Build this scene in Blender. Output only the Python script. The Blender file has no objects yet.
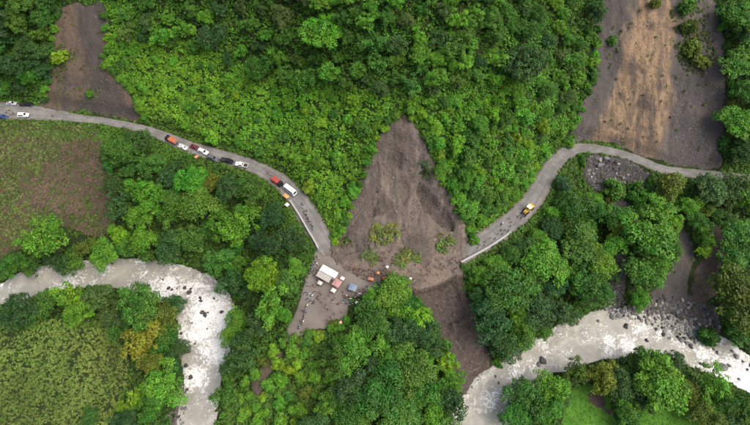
import bpy, bmesh, math, random
import numpy as np
from mathutils import Vector, Matrix
from mathutils.bvhtree import BVHTree

# ------------------------------------------------------------------ camera, sky, sun, exposure
S = bpy.context.scene
COL = S.collection
CAM_H, TILT, TH = 198.0, math.radians(30.0), math.tan(math.radians(34.0))
cd = bpy.data.cameras.new("camera")
cd.sensor_width = 36.0
cd.lens = 18.0 / TH
cd.clip_start, cd.clip_end = 1.0, 5000.0
cam = bpy.data.objects.new("camera", cd)
COL.objects.link(cam)
cam.location = (0, 0, CAM_H)
cam.rotation_euler = (TILT, 0, 0)
S.camera = cam

SUN_ELEV, SUN_AZ = math.radians(60), math.radians(115)      # azimuth clockwise from +y (uphill)
W = bpy.data.worlds.new("World")
S.world = W
W.use_nodes = True
nt = W.node_tree
sky = nt.nodes.new("ShaderNodeTexSky")
sky.sky_type = 'NISHITA'
sky.sun_disc = False
sky.sun_elevation = SUN_ELEV
sky.sun_rotation = SUN_AZ
sky.air_density = 1.0
sky.dust_density = 6.0
sky.ozone_density = 0.2
nt.nodes["Background"].inputs["Strength"].default_value = 0.15
nt.links.new(sky.outputs[0], nt.nodes["Background"].inputs["Color"])
sl = bpy.data.lights.new("sun", 'SUN')
sl.energy = 1.0
sl.angle = math.radians(40)
sl.color = (1.0, 0.98, 0.95)
sun = bpy.data.objects.new("sun", sl)
COL.objects.link(sun)
sdir = Vector((math.sin(SUN_AZ) * math.cos(SUN_ELEV), math.cos(SUN_AZ) * math.cos(SUN_ELEV), math.sin(SUN_ELEV)))
sun.rotation_euler = sdir.to_track_quat('Z', 'Y').to_euler()
sun.location = (0, 0, 400)
S.view_settings.view_transform = 'Standard'
S.view_settings.look = 'None'
S.view_settings.gamma = 1.0
S.view_settings.exposure = 0.86
S.view_settings.use_curve_mapping = False
S.render.engine = 'CYCLES'
S.cycles.max_bounces = 6
S.cycles.diffuse_bounces = 3
S.cycles.transparent_max_bounces = 4

rng = np.random.default_rng(7)
random.seed(7)

# ------------------------------------------------------------------ numeric helpers
def P(px, py, z):
    """point at height z that the photograph's pixel (px,py) looks at"""
    px = np.asarray(px, float); py = np.asarray(py, float); z = np.asarray(z, float)
    sx = (px - 375.0) / 375.0 * TH
    sy = (212.5 - py) / 375.0 * TH
    c, s = math.cos(TILT), math.sin(TILT)
    dy = sy * c + s
    dz = sy * s - c
    k = (CAM_H - z) / -dz
    return sx * k, dy * k

def hash2(i, j, seed):
    n = (i.astype(np.int64) * 374761393 + j.astype(np.int64) * 668265263 + seed * 1442695041) & 0x7fffffff
    n = ((n ^ (n >> 13)) * 1274126177) & 0x7fffffff
    n = ((n ^ (n >> 16)) * 1103515245 + 12345) & 0x7fffffff
    return (n & 0xffffff) / float(0xffffff)

def vnoise(x, y, seed=0):
    x = np.asarray(x, float); y = np.asarray(y, float)
    i = np.floor(x); j = np.floor(y)
    u = x - i; v = y - j
    u = u * u * (3 - 2 * u); v = v * v * (3 - 2 * v)
    a = hash2(i, j, seed); b = hash2(i + 1, j, seed); c = hash2(i, j + 1, seed); d = hash2(i + 1, j + 1, seed)
    return (a * (1 - u) + b * u) * (1 - v) + (c * (1 - u) + d * u) * v

def fbm(x, y, scale, octv=4, seed=0, gain=0.5):
    """about -1 .. 1"""
    t = np.zeros(np.shape(x)); amp = 1.0; tot = 0.0; f = 1.0 / scale
    for k in range(octv):
        t = t + amp * (vnoise(x * f + 17.3 * k, y * f - 9.1 * k, seed + k * 31) * 2 - 1)
        tot += amp; amp *= gain; f *= 2.03
    return t / tot * 1.6

def sstep(a, b, t):
    u = np.clip((t - a) / (b - a), 0, 1)
    return u * u * (3 - 2 * u)

def seg_dist(X, Y, pts):
    """distance to polyline and the interpolated index along it"""
    D = np.full(np.shape(X), 1e9); T = np.zeros(np.shape(X))
    for k in range(len(pts) - 1):
        ax, ay = pts[k][:2]; bx, by = pts[k + 1][:2]
        dx, dy = bx - ax, by - ay
        L = dx * dx + dy * dy + 1e-9
        t = np.clip(((X - ax) * dx + (Y - ay) * dy) / L, 0, 1)
        d = np.hypot(X - ax - t * dx, Y - ay - t * dy)
        m = d < D
        D = np.where(m, d, D); T = np.where(m, k + t, T)
    return D, T

def poly_sd(X, Y, pts):
    """signed distance to a closed polygon, positive inside"""
    X = np.asarray(X, float); Y = np.asarray(Y, float)
    D = np.full(X.shape, 1e9); ins = np.zeros(X.shape, bool)
    n = len(pts)
    for k in range(n):
        ax, ay = pts[k]; bx, by = pts[(k + 1) % n]
        dx, dy = bx - ax, by - ay
        L = dx * dx + dy * dy + 1e-9
        t = np.clip(((X - ax) * dx + (Y - ay) * dy) / L, 0, 1)
        D = np.minimum(D, np.hypot(X - ax - t * dx, Y - ay - t * dy))
        if abs(dy) > 1e-9:
            c = ((ay > Y) != (by > Y)) & (X < dx * (Y - ay) / dy + ax)
            ins ^= c
    return np.where(ins, D, -D)

def catmull(pts, n=5, closed=False):
    pts = [np.array(p, float) for p in pts]
    out = []
    m = len(pts)
    rng_ = range(m) if closed else range(m - 1)
    for i in rng_:
        if closed:
            p0, p1, p2, p3 = pts[(i - 1) % m], pts[i], pts[(i + 1) % m], pts[(i + 2) % m]
        else:
            p0, p1, p2, p3 = pts[max(i - 1, 0)], pts[i], pts[i + 1], pts[min(i + 2, m - 1)]
        for k in range(n):
            t = k / n
            out.append(0.5 * ((2 * p1) + (-p0 + p2) * t + (2 * p0 - 5 * p1 + 4 * p2 - p3) * t * t + (-p0 + 3 * p1 - 3 * p2 + p3) * t ** 3))
    if not closed:
        out.append(pts[-1])
    return out

# ------------------------------------------------------------------ terrain
# road centre lines: px, py, height, half width in metres
ROAD_L = [(-90, 111, 21, 4.0), (-45, 110.5, 20.5, 4.2), (0, 110.5, 20, 4.5), (36, 112.5, 19.6, 3.6), (75, 117.5, 19.2, 1.9), (110, 122, 18.7, 1.7), (150, 131, 18, 1.9),
          (190, 147, 17.3, 2.6), (225, 157, 16.8, 2.7), (255, 167, 16.4, 2.7), (280, 181, 16, 3.1), (298, 200, 15.6, 3.6), (312, 222, 15.2, 3.9), (325, 244, 14.6, 3.4), (331, 255, 14.15, 3.0)]
ROAD_R = [(452, 262, 14.4, 3.3), (470, 250, 14.6, 3.6), (490, 237.5, 14.9, 3.9), (513, 220, 15.3, 3.9), (531, 202, 15.7, 3.6), (543, 183, 16.1, 3.3), (554, 164, 16.5, 3.0), (570, 151, 16.9, 2.8),
          (590, 148, 17.2, 2.2), (615, 152, 17.5, 1.9), (640, 160, 17.8, 1.9), (662, 169, 18, 2.0), (690, 173, 18.3, 2.0), (725, 176, 18.6, 2.0), (760, 180, 19, 2.0), (810, 186, 19.5, 2.0)]
def road_world(R):
    R = catmull(R, 6)
    out = []
    for p in R:
        x, y = P(p[0], p[1], p[2])
        out.append((float(x), float(y), float(p[2]), float(p[3])))
    return out
RL, RR = road_world(ROAD_L), road_world(ROAD_R)

ZW_L, ZW_R = 2.0, 2.6
RIV_L = catmull([(-60, 292), (0, 287), (20, 275), (60, 266), (95, 261), (140, 263), (175, 267), (205, 275), (224, 292), (232, 318), (228, 345), (219, 375), (214, 400), (208, 440), (200, 490),
         (170, 490), (175, 440), (184, 400), (188, 372), (180, 350), (182, 330), (176, 310), (160, 297), (135, 288), (95, 283), (50, 290), (10, 300), (-60, 312)], 4, True)
RIV_R = catmull([(420, 500), (450, 425), (474, 385), (497, 366), (527, 346), (560, 327), (600, 313), (640, 315), (672, 318), (700, 330), (722, 340), (755, 362), (830, 395),
         (830, 430), (755, 394), (725, 378), (700, 366), (665, 352), (630, 352), (595, 358), (560, 368), (537, 377), (520, 392), (508, 425), (490, 500)], 4, True)
def poly_at(pts, z):
    return [tuple(float(v) for v in P(p[0], p[1], z)) for p in pts]
RLW, RRW = poly_at(RIV_L, ZW_L), poly_at(RIV_R, ZW_R)

CP = []
for R in (ROAD_L, ROAD_R):
    for (a, b, z, w) in R:
        CP.append((a, b, z))
for q in (RIV_L[::5]):
    CP.append((q[0], q[1], ZW_L + 0.3))
for q in (RIV_R[::5]):
    CP.append((q[0], q[1], ZW_R + 0.3))
CP += [  # the hill above the road
    (-60, 60, 36), (-60, 0, 50), (-60, -90, 68), (0, 60, 33), (0, 0, 47), (0, -90, 65),
    (50, 70, 31), (60, 10, 45), (60, -80, 64), (110, 80, 30), (110, 20, 44), (120, -70, 66),
    (170, 95, 29), (180, 40, 42), (180, -10, 53), (190, -90, 72),
    (240, 110, 30), (250, 60, 42), (250, 0, 57), (260, -90, 78),
    (300, 140, 29), (310, 90, 42), (320, 40, 54), (320, -10, 66), (330, -90, 84),
    (340, 190, 22), (360, 140, 38), (370, 100, 50), (380, 50, 61), (390, 0, 72), (390, -90, 90),
    (400, 225, 21), (400, 190, 29), (400, 150, 39), (400, 118, 47), (370, 215, 22), (430, 215, 22), (345, 235, 16.5), (455, 235, 18),
    (440, 150, 41), (450, 100, 52), (460, 40, 64), (460, -10, 73), (460, -90, 91),
    (480, 190, 27), (510, 150, 34), (530, 110, 42), (530, 50, 54), (530, 0, 64), (540, -90, 82),
    (590, 110, 27), (590, 50, 40), (595, 0, 51), (600, -90, 70),
    (650, 120, 27), (650, 60, 40), (650, 0, 52), (660, -90, 70),
    (710, 120, 28), (710, 60, 40), (715, 0, 52), (715, -90, 70),
    (770, 110, 32), (770, 50, 43), (770, 0, 54), (780, -90, 72), (840, 100, 36), (840, 0, 56),
    # road level where the slide crosses
    (345, 258, 14.4), (380, 265, 14.3), (420, 268, 14.3), (445, 270, 14.2),
    # lot and slopes below the road
    (310, 275, 14.2), (330, 300, 13.9), (345, 280, 14.2), (300, 310, 13.8), (290, 330, 13.0), (330, 325, 13.5), (365, 285, 14), (385, 280, 14),
    (290, 250, 11.5), (260, 215, 11), (255, 250, 8.5), (245, 290, 5), (270, 300, 9), (220, 190, 12.5), (200, 220, 9), (180, 170, 14), (150, 200, 11.5), (150, 240, 6), (110, 230, 8.5),
    (100, 160, 15.5), (60, 150, 16.2), (20, 150, 16.5), (60, 200, 12.5), (20, 200, 12.5), (60, 245, 7.5), (15, 245, 8), (-50, 200, 13), (-50, 260, 6),
    (260, 365, 8), (290, 360, 10), (310, 350, 12), (280, 400, 5.5), (240, 390, 4), (330, 380, 9), (330, 420, 5), (270, 440, 3.5), (370, 330, 11), (380, 370, 8), (390, 410, 5), (430, 400, 4), (300, 480, 3.5), (380, 480, 3.5),
    (405, 298, 10.4), (425, 296, 10.0), (448, 289, 10.0), (420, 330, 8.8), (450, 320, 8.0), (465, 350, 5.5), (440, 360, 6), (475, 375, 3.4), (480, 310, 8.5),
    (500, 265, 11), (510, 300, 6.5), (545, 230, 11.5), (560, 270, 8), (560, 305, 4.5), (580, 200, 13), (610, 180, 14.5), (610, 230, 10), (620, 280, 5.5), (650, 200, 13.5), (650, 250, 9), (640, 295, 4.6), (690, 200, 14.5), (690, 250, 9.5), (690, 300, 4.5), (730, 220, 13), (740, 270, 9.5), (745, 325, 5), (800, 260, 12), (800, 330, 6),
    # far banks
    (60, 320, 3.6), (60, 370, 4.0), (20, 340, 3.8), (120, 350, 3.8), (140, 390, 3.6), (60, 430, 4.5), (-60, 370, 4.5), (60, 500, 6),
    (540, 410, 4), (600, 400, 4.4), (660, 400, 4.4), (720, 405, 4.2), (600, 450, 5), (700, 450, 5), (800, 450, 5.5), (650, 520, 7),
]
CPa = np.array(CP, float)
cx, cy = P(CPa[:, 0], CPa[:, 1], CPa[:, 2])
cz = CPa[:, 2]
def tps_k(r2):
    return np.where(r2 < 1e-9, 0, r2 * np.log(r2 + 1e-9))
SC = 100.0
ux, uy = cx / SC, cy / SC
n_ = len(ux)
K = tps_k((ux[:, None] - ux) ** 2 + (uy[:, None] - uy) ** 2) + np.eye(n_) * 2e-3
Pm = np.c_[np.ones(n_), ux, uy]
A = np.block([[K, Pm], [Pm.T, np.zeros((3, 3))]])
sol = np.linalg.solve(A, np.r_[cz, 0, 0, 0])
def rbf(x, y):
    x = np.asarray(x, float); y = np.asarray(y, float)
    sh = x.shape
    x = x.ravel() / SC; y = y.ravel() / SC
    out = np.zeros(x.size)
    for k in range(0, x.size, 20000):
        xs, ys = x[k:k + 20000], y[k:k + 20000]
        out[k:k + 20000] = tps_k((xs[:, None] - ux) ** 2 + (ys[:, None] - uy) ** 2) @ sol[:n_] + sol[n_] + sol[n_ + 1] * xs + sol[n_ + 2] * ys
    return out.reshape(sh)

GX0, GX1, GY0, GY1, GS = -190.0, 190.0, -25.0, 250.0, 0.5
gx = np.arange(GX0, GX1 + 1e-6, GS); gy = np.arange(GY0, GY1 + 1e-6, GS)
# thin-plate field on a coarse grid, then interpolated (it is smooth)
def bil(G, x0, y0, st, x, y):
    fx = np.clip((np.asarray(x, float) - x0) / st, 0, G.shape[1] - 1.001); fy = np.clip((np.asarray(y, float) - y0) / st, 0, G.shape[0] - 1.001)
    i = fx.astype(int); j = fy.astype(int); u = fx - i; v = fy - j
    return (G[j, i] * (1 - u) + G[j, i + 1] * u) * (1 - v) + (G[j + 1, i] * (1 - u) + G[j + 1, i + 1] * u) * v
cgx, cgy = np.meshgrid(np.arange(GX0, GX1 + 3, 2.0), np.arange(GY0, GY1 + 3, 2.0))
C2 = rbf(cgx, cgy)
XX, YY = np.meshgrid(gx, gy)
H = bil(C2, GX0, GY0, 2.0, XX, YY)
hill = sstep(16, 30, H)
H = H + fbm(XX, YY, 14, 4, 3) * (0.5 + 0.9 * hill)

def px_region(pts):
    """polygon given in pixels, dropped onto the terrain"""
    return [hit(p[0], p[1]) [:2] for p in pts]

dL, tL = seg_dist(XX, YY, RL); dR, tR = seg_dist(XX, YY, RR)
def road_val(R, T, k):
    a = np.array([r[k] for r in R]); i = np.clip(T.astype(int), 0, len(a) - 2); f = T - i
    return a[i] * (1 - f) + a[i + 1] * f
zL, wL = road_val(RL, tL, 2), road_val(RL, tL, 3)
zR, wR = road_val(RR, tR, 2), road_val(RR, tR, 3)
useL = dL - wL < dR - wR
RD = np.where(useL, dL - wL, dR - wR)          # distance outside the road edge
RZ = np.where(useL, zL, zR)
wgt = sstep(0.8, 5.0, RD)
H = (RZ - 0.16) * (1 - wgt) + H * wgt
# flat bench left by the diggers across the slide, with a sharp lip
bench = [tuple(float(v) for v in P(a, b, 14.2)) for a, b in catmull([(336, 252), (365, 252), (410, 255), (462, 252), (456, 270), (444, 281.5), (416, 290), (400, 283), (372, 276), (345, 268)], 3, True)]
bsd = poly_sd(XX, YY, bench)
upper = sstep(-6.0, 0.5, bsd)
lowside = YY < P(0, 276, 14)[1]
bw = np.where(lowside, sstep(-0.5, 0.1, bsd), upper)
H = H * (1 - bw) + (14.3 + fbm(XX, YY, 5, 3, 8) * 0.12) * bw
lot = [tuple(float(v) for v in P(a, b, 14.0)) for a, b in catmull([(318, 247), (338, 257), (356, 268), (378, 274), (376, 290), (352, 300), (346, 318), (330, 327), (308, 332), (292, 342), (286, 335), (294, 315), (302, 290), (310, 268)], 3, True)]
lsd = poly_sd(XX, YY, lot)
lw = sstep(-4, 0, lsd)
H = H * (1 - lw) + (13.95 + fbm(XX, YY, 6, 3, 9) * 0.1) * lw
# rivers carved below their water level
sdl = poly_sd(XX, YY, RLW) + fbm(XX, YY, 6, 3, 21) * 0.9
sdr = poly_sd(XX, YY, RRW) + fbm(XX, YY, 6, 3, 22) * 0.9
rsd = np.maximum(sdl, sdr)
rzw = np.where(sdl > sdr, ZW_L, ZW_R)
m = sstep(-5, 2.5, rsd)
H = H * (1 - m) + np.minimum(H, rzw - 1.4) * m
H = np.where(rsd < -1, np.maximum(H, rzw + 0.15 + np.clip(-rsd - 1, 0, 3) * 0.25), np.minimum(H, rzw - 0.9 * sstep(-1, 0.5, rsd) + 0.15))

def h(x, y):
    x = np.asarray(x, float); y = np.asarray(y, float)
    return bil(H, GX0, GY0, GS, x, y)

def hit(px, py, off=0.0):
    """where pixel (px,py) meets the terrain raised by off: x, y, ground height"""
    px = np.asarray(px, float); py = np.asarray(py, float)
    z = np.full(px.shape, 15.0)
    for k in range(70):
        x, y = P(px, py, z)
        z = 0.6 * z + 0.4 * (h(x, y) + off)
    x, y = P(px, py, z)
    if px.ndim == 0:
        return float(x), float(y), float(h(x, y))
    return x, y, h(x, y)

def reg(pts, n=4):
    q = catmull(pts, n, True)
    x, y, z = hit(np.array([p[0] for p in q]), np.array([p[1] for p in q]))
    return list(zip(x.tolist(), y.tolist()))

# ------------------------------------------------------------------ materials
MATS = {}
class NB:
    """tiny node-graph helper"""
    def __init__(self, name):
        self.m = bpy.data.materials.new(name); self.m.use_nodes = True
        self.t = self.m.node_tree; self.t.nodes.clear()
        self.out = self.t.nodes.new("ShaderNodeOutputMaterial")
    def n(self, typ, **kw):
        nd = self.t.nodes.new("ShaderNode" + typ)
        for k, v in kw.items():
            setattr(nd, k, v)
        return nd
    def put(self, sock, v):
        if isinstance(v, bpy.types.NodeSocket):
            self.t.links.new(v, sock)
        elif isinstance(v, (tuple, list)) and len(v) == 3 and sock.type == 'RGBA':
            sock.default_value = (*v, 1)
        else:
            sock.default_value = v
    def noise(self, scale, detail=4, rough=0.55, dist=0.0, vec=None):
        nd = self.n("TexNoise")
        nd.inputs["Scale"].default_value = scale; nd.inputs["Detail"].default_value = detail
        nd.inputs["Roughness"].default_value = rough; nd.inputs["Distortion"].default_value = dist
        self.put(nd.inputs["Vector"], vec if vec is not None else self.pos())
        return nd.outputs["Fac"]
    def voro(self, scale, out="Distance", vec=None):
        nd = self.n("TexVoronoi"); nd.inputs["Scale"].default_value = scale
        self.put(nd.inputs["Vector"], vec if vec is not None else self.pos())
        return nd.outputs[out]
    def pos(self):
        return self.n("NewGeometry").outputs["Position"]
    def vmul(self, v, s):
        nd = self.n("VectorMath", operation='MULTIPLY'); self.put(nd.inputs[0], v); nd.inputs[1].default_value = s
        return nd.outputs[0]
    def math(self, op, a, b=0.0, c=0.0):
        nd = self.n("Math", operation=op); self.put(nd.inputs[0], a); self.put(nd.inputs[1], b)
        if op == 'MULTIPLY_ADD': self.put(nd.inputs[2], c)
        return nd.outputs[0]
    def rng(self, v, a, b, c=0.0, d=1.0, smooth=True):
        nd = self.n("MapRange"); nd.interpolation_type = 'SMOOTHSTEP' if smooth else 'LINEAR'
        self.put(nd.inputs["Value"], v)
        for k, q in (("From Min", a), ("From Max", b), ("To Min", c), ("To Max", d)):
            nd.inputs[k].default_value = q
        return nd.outputs[0]
    def mix(self, f, a, b, mode='MIX'):
        nd = self.n("Mix", data_type='RGBA', blend_type=mode)
        self.put(nd.inputs["Factor"], f); self.put(nd.inputs[6], a); self.put(nd.inputs[7], b)
        return nd.outputs[2]
    def attr(self, name):
        nd = self.n("Attribute"); nd.attribute_name = name
        return nd
    def bsdf(self, col, rough=0.8, spec=0.3, metal=0.0, bump=None, bstr=0.4, bdist=0.1):
        b = self.n("BsdfPrincipled")
        self.put(b.inputs["Base Color"], col); self.put(b.inputs["Roughness"], rough)
        b.inputs["Specular IOR Level"].default_value = spec; b.inputs["Metallic"].default_value = metal
        if bump is not None:
            bp = self.n("Bump"); bp.inputs["Strength"].default_value = bstr; bp.inputs["Distance"].default_value = bdist
            self.put(bp.inputs["Height"], bump); self.t.links.new(bp.outputs[0], b.inputs["Normal"])
        return b.outputs[0]
    def done(self, sh):
        self.t.links.new(sh, self.out.inputs["Surface"])
        MATS[self.m.name] = self.m
        return self.m

def mat_paint(name, col, rough=0.4, spec=0.4, metal=0.0, dirt=0.25):
    b = NB(name)
    tc = b.n("TexCoord").outputs["Object"]
    n = b.noise(2.2, 4, 0.6, 0, tc)
    c = b.mix(b.math('MULTIPLY', b.rng(n, 0.45, 0.75), dirt), col, (0.16, 0.13, 0.10))
    return b.done(b.bsdf(c, rough, spec, metal))

def mat_objcol(name, rough=0.6, spec=0.3, dirt=0.15):
    b = NB(name)
    oc = b.n("ObjectInfo").outputs["Color"]
    n = b.noise(3.0, 3, 0.6, 0, b.n("TexCoord").outputs["Object"])
    c = b.mix(b.math('MULTIPLY', b.rng(n, 0.45, 0.8), dirt), oc, (0.15, 0.12, 0.09))
    return b.done(b.bsdf(c, rough, spec))

# ground under the vegetation: litter, roots, low weeds
b = NB("forest_floor")
n1 = b.noise(0.12, 5); n2 = b.noise(1.3, 5, 0.65)
c = b.mix(b.rng(n1, 0.4, 0.65), (0.014, 0.026, 0.007), (0.026, 0.046, 0.010))
c = b.mix(b.rng(n2, 0.5, 0.75), c, (0.03, 0.03, 0.015))
b.done(b.bsdf(c, 0.9, 0.15, 0, n2, 0.8, 0.3))

# road: dusty asphalt with patches of mud
b = NB("dusty_asphalt")
at = b.attr("across").outputs["Fac"]; mud = b.attr("mud").outputs["Fac"]
n1 = b.noise(0.25, 5, 0.6); n2 = b.noise(4.0, 5, 0.7); n3 = b.noise(0.7, 4, 0.6, 0.6)
c = b.mix(b.rng(n1, 0.35, 0.65), (0.122, 0.119, 0.112), (0.182, 0.177, 0.166))
trk = b.math('MULTIPLY', b.rng(b.math('ABSOLUTE', b.math('SUBTRACT', at, 0.42)), 0.16, 0.04), b.rng(n3, 0.3, 0.6))
c = b.mix(b.math('MULTIPLY', trk, 0.55), c, (0.10, 0.096, 0.09))
c = b.mix(b.math('MULTIPLY', b.rng(n2, 0.5, 0.8), 0.3), c, (0.095, 0.09, 0.083))
edge = b.math('ADD', b.rng(at, 0.62, 1.0), b.math('MULTIPLY', b.math('SUBTRACT', n3, 0.5), 1.2))
c = b.mix(b.math('MULTIPLY', b.rng(edge, 0.3, 0.9), 0.7), c, (0.115, 0.1, 0.078))
c = b.mix(b.rng(b.math('ADD', mud, b.math('MULTIPLY', b.math('SUBTRACT', n3, 0.5), 1.3)), 0.35, 0.85), c, (0.105, 0.083, 0.066))
b.done(b.bsdf(c, 0.85, 0.25, 0, n2, 0.3, 0.03))

# landslide earth: 'wet' darkens to fresh mud (also painted shade under the bench lip), 'grey' to dry shale, 'tan' to pale clay
def mat_soil(name, base, alt, dark, pale, red):
    b = NB(name)
    wet = b.attr("wet").outputs["Fac"]; tan = b.attr("tan").outputs["Fac"]; grey = b.attr("grey").outputs["Fac"]
    p = b.pos()
    streak = b.noise(0.22, 6, 0.6, 0.8, b.vmul(p, (1.0, 0.24, 0.24)))
    n1 = b.noise(0.09, 5, 0.6, 0.4); n2 = b.noise(0.8, 6, 0.68, 0.3); n3 = b.noise(3.5, 4, 0.7)
    v = b.voro(1.1)
    c = b.mix(b.rng(streak, 0.38, 0.62), base, alt)
    c = b.mix(b.math('MULTIPLY', tan, 0.9), c, b.mix(b.rng(streak, 0.42, 0.6), pale, red))
    c = b.mix(b.math('MULTIPLY', grey, 0.85), c, b.mix(b.rng(n2, 0.4, 0.65), dark, b.mix(0.5, dark, base)))
    crack = b.noise(0.5, 7, 0.7, 1.6, b.vmul(p, (1.0, 0.5, 0.5)))
    c = b.mix(b.math('MULTIPLY', b.rng(n1, 0.5, 0.66), 0.55), c, dark)
    c = b.mix(b.math('MULTIPLY', b.rng(crack, 0.54, 0.64), 0.6), c, b.mix(0.75, c, dark))
    c = b.mix(b.math('MULTIPLY', b.rng(n2, 0.52, 0.66), 0.75), c, b.mix(0.7, c, dark))
    c = b.mix(b.math('MULTIPLY', b.rng(n3, 0.56, 0.75), 0.3), c, b.mix(0.3, c, (0.42, 0.38, 0.33)))
    c = b.mix(b.math('MULTIPLY', wet, 0.92), c, b.mix(b.rng(n2, 0.4, 0.65), (0.042, 0.031, 0.025), (0.07, 0.053, 0.043)))
    hgt = b.math('ADD', b.math('MULTIPLY', n2, 0.7), b.math('ADD', b.math('MULTIPLY', n3, 0.25), b.math('MULTIPLY', v, 0.25)))
    ro = b.math('MULTIPLY_ADD', wet, -0.35, 0.92)
    return b.done(b.bsdf(c, ro, 0.3, 0, hgt, 1.0, 0.7))
mat_soil("slide_earth", (0.098, 0.079, 0.065), (0.182, 0.152, 0.127), (0.046, 0.037, 0.031), (0.185, 0.145, 0.112), (0.15, 0.113, 0.086))
mat_soil("scar_earth", (0.082, 0.071, 0.062), (0.104, 0.089, 0.075), (0.043, 0.040, 0.040), (0.275, 0.185, 0.105), (0.14, 0.098, 0.065))
mat_soil("brown_scar_earth", (0.068, 0.054, 0.042), (0.09, 0.071, 0.053), (0.040, 0.036, 0.035), (0.108, 0.078, 0.054), (0.092, 0.063, 0.042))

# packed earth of the lot
b = NB("lot_earth")
n1 = b.noise(0.15, 5); n2 = b.noise(1.6, 6, 0.7)
c = b.mix(b.rng(n1, 0.38, 0.66), (0.125, 0.108, 0.092), (0.165, 0.146, 0.127))
c = b.mix(b.math('MULTIPLY', b.rng(n2, 0.5, 0.75), 0.6), c, (0.09, 0.076, 0.064))
b.done(b.bsdf(c, 0.9, 0.2, 0, n2, 0.5, 0.08))

# river: silty water with foam where the 'foam' attribute says the bed is rough
b = NB("silty_water")
fo = b.attr("foam").outputs["Fac"]; p = b.pos()
n1 = b.noise(0.16, 5, 0.6, 0.7); n2 = b.noise(0.55, 6, 0.65, 1.5); n3 = b.noise(2.2, 5, 0.7, 0.8)
c = b.mix(b.rng(n1, 0.35, 0.65), (0.212, 0.21, 0.175), (0.27, 0.265, 0.226))
c = b.mix(b.math('MULTIPLY', b.rng(n2, 0.52, 0.7), 0.3), c, (0.16, 0.153, 0.128))
f = b.math('ADD', b.math('MULTIPLY_ADD', n2, 2.0, -1.0), b.math('MULTIPLY_ADD', n3, 1.1, -0.55))
f = b.rng(b.math('ADD', f, fo), 0.42, 0.78)
c = b.mix(f, c, b.mix(b.rng(n3, 0.35, 0.65), (0.42, 0.42, 0.405), (0.66, 0.66, 0.645)))
ro = b.math('MULTIPLY_ADD', f, 0.5, 0.32)
b.done(b.bsdf(c, ro, 0.35, 0, b.math('ADD', b.math('MULTIPLY', n2, 0.6), b.math('MULTIPLY', n3, 0.35)), 0.5, 0.3))

# meadow, crop soil, fallow field
def mat_field(name, a, b2, c2, sc):
    b = NB(name)
    n1 = b.noise(0.07 * sc, 5, 0.6, 0.5); n2 = b.noise(0.6 * sc, 6, 0.7); n3 = b.noise(3.0, 4, 0.7)
    c = b.mix(b.rng(n1, 0.4, 0.62), a, b2)
    c = b.mix(b.rng(n2, 0.48, 0.68), c, c2)
    c = b.mix(b.math('MULTIPLY', b.rng(n3, 0.5, 0.8), 0.5), c, b.mix(0.5, c, (0.02, 0.025, 0.01)))
    return b.done(b.bsdf(c, 0.9, 0.15, 0, n3, 0.7, 0.15))
mat_field("fallow_soil", (0.08, 0.056, 0.04), (0.052, 0.05, 0.025), (0.042, 0.029, 0.025), 3)
mat_field("crop_soil", (0.018, 0.03, 0.008), (0.028, 0.036, 0.011), (0.015, 0.021, 0.008), 3)
mat_field("meadow_turf", (0.055, 0.15, 0.016), (0.075, 0.18, 0.02), (0.045, 0.12, 0.016), 3)

# leaves: the object's colour, varied leaf by leaf and branch by branch
def mat_leaf(name, trans=0.25, rough=0.55):
    b = NB(name)
    oi = b.n("ObjectInfo"); t = b.attr("tint").outputs["Fac"]; t2 = b.attr("hue").outputs["Fac"]
    hs = b.n("HueSaturation")
    b.put(hs.inputs["Color"], oi.outputs["Color"])
    big = b.noise(0.05, 3, 0.5)
    hue = b.math('ADD', b.math('MULTIPLY_ADD', t2, 0.034, 0.481), b.math('MULTIPLY_ADD', big, -0.03, 0.015))
    b.put(hs.inputs["Hue"], hue)
    hs.inputs["Saturation"].default_value = 1.0
    b.put(hs.inputs["Value"], b.math('MULTIPLY_ADD', t, 0.95, 0.5))
    col = hs.outputs[0]
    pr = b.bsdf(col, rough, 0.3)
    tr = b.n("BsdfTranslucent"); b.put(tr.inputs["Color"], col)
    ms = b.n("MixShader"); ms.inputs[0].default_value = trans
    b.t.links.new(pr, ms.inputs[1]); b.t.links.new(tr.outputs[0], ms.inputs[2])
    return b.done(ms.outputs[0])
mat_leaf("leaf")

b = NB("bark")
n1 = b.noise(1.5, 5, 0.65, 0, b.vmul(b.n("TexCoord").outputs["Object"], (3, 3, 0.7)))
oc = b.n("ObjectInfo").outputs["Color"]
b.done(b.bsdf(b.mix(b.rng(n1, 0.35, 0.7), b.mix(0.45, oc, (0.02, 0.018, 0.015)), oc), 0.85, 0.2, 0, n1, 0.7, 0.05))

b = NB("river_rock")
oi = b.n("ObjectInfo"); tc = b.n("TexCoord").outputs["Object"]
n1 = b.noise(1.2, 5, 0.65, 0, tc); n2 = b.noise(6, 4, 0.7, 0, tc)
c = b.mix(b.rng(n1, 0.35, 0.7), oi.outputs["Color"], b.mix(0.5, oi.outputs["Color"], (0.03, 0.03, 0.032)))
c = b.mix(b.math('MULTIPLY', b.rng(n2, 0.6, 0.8), 0.35), c, (0.3, 0.29, 0.27))
b.done(b.bsdf(c, 0.8, 0.3, 0, n2, 0.6, 0.08))

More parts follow.
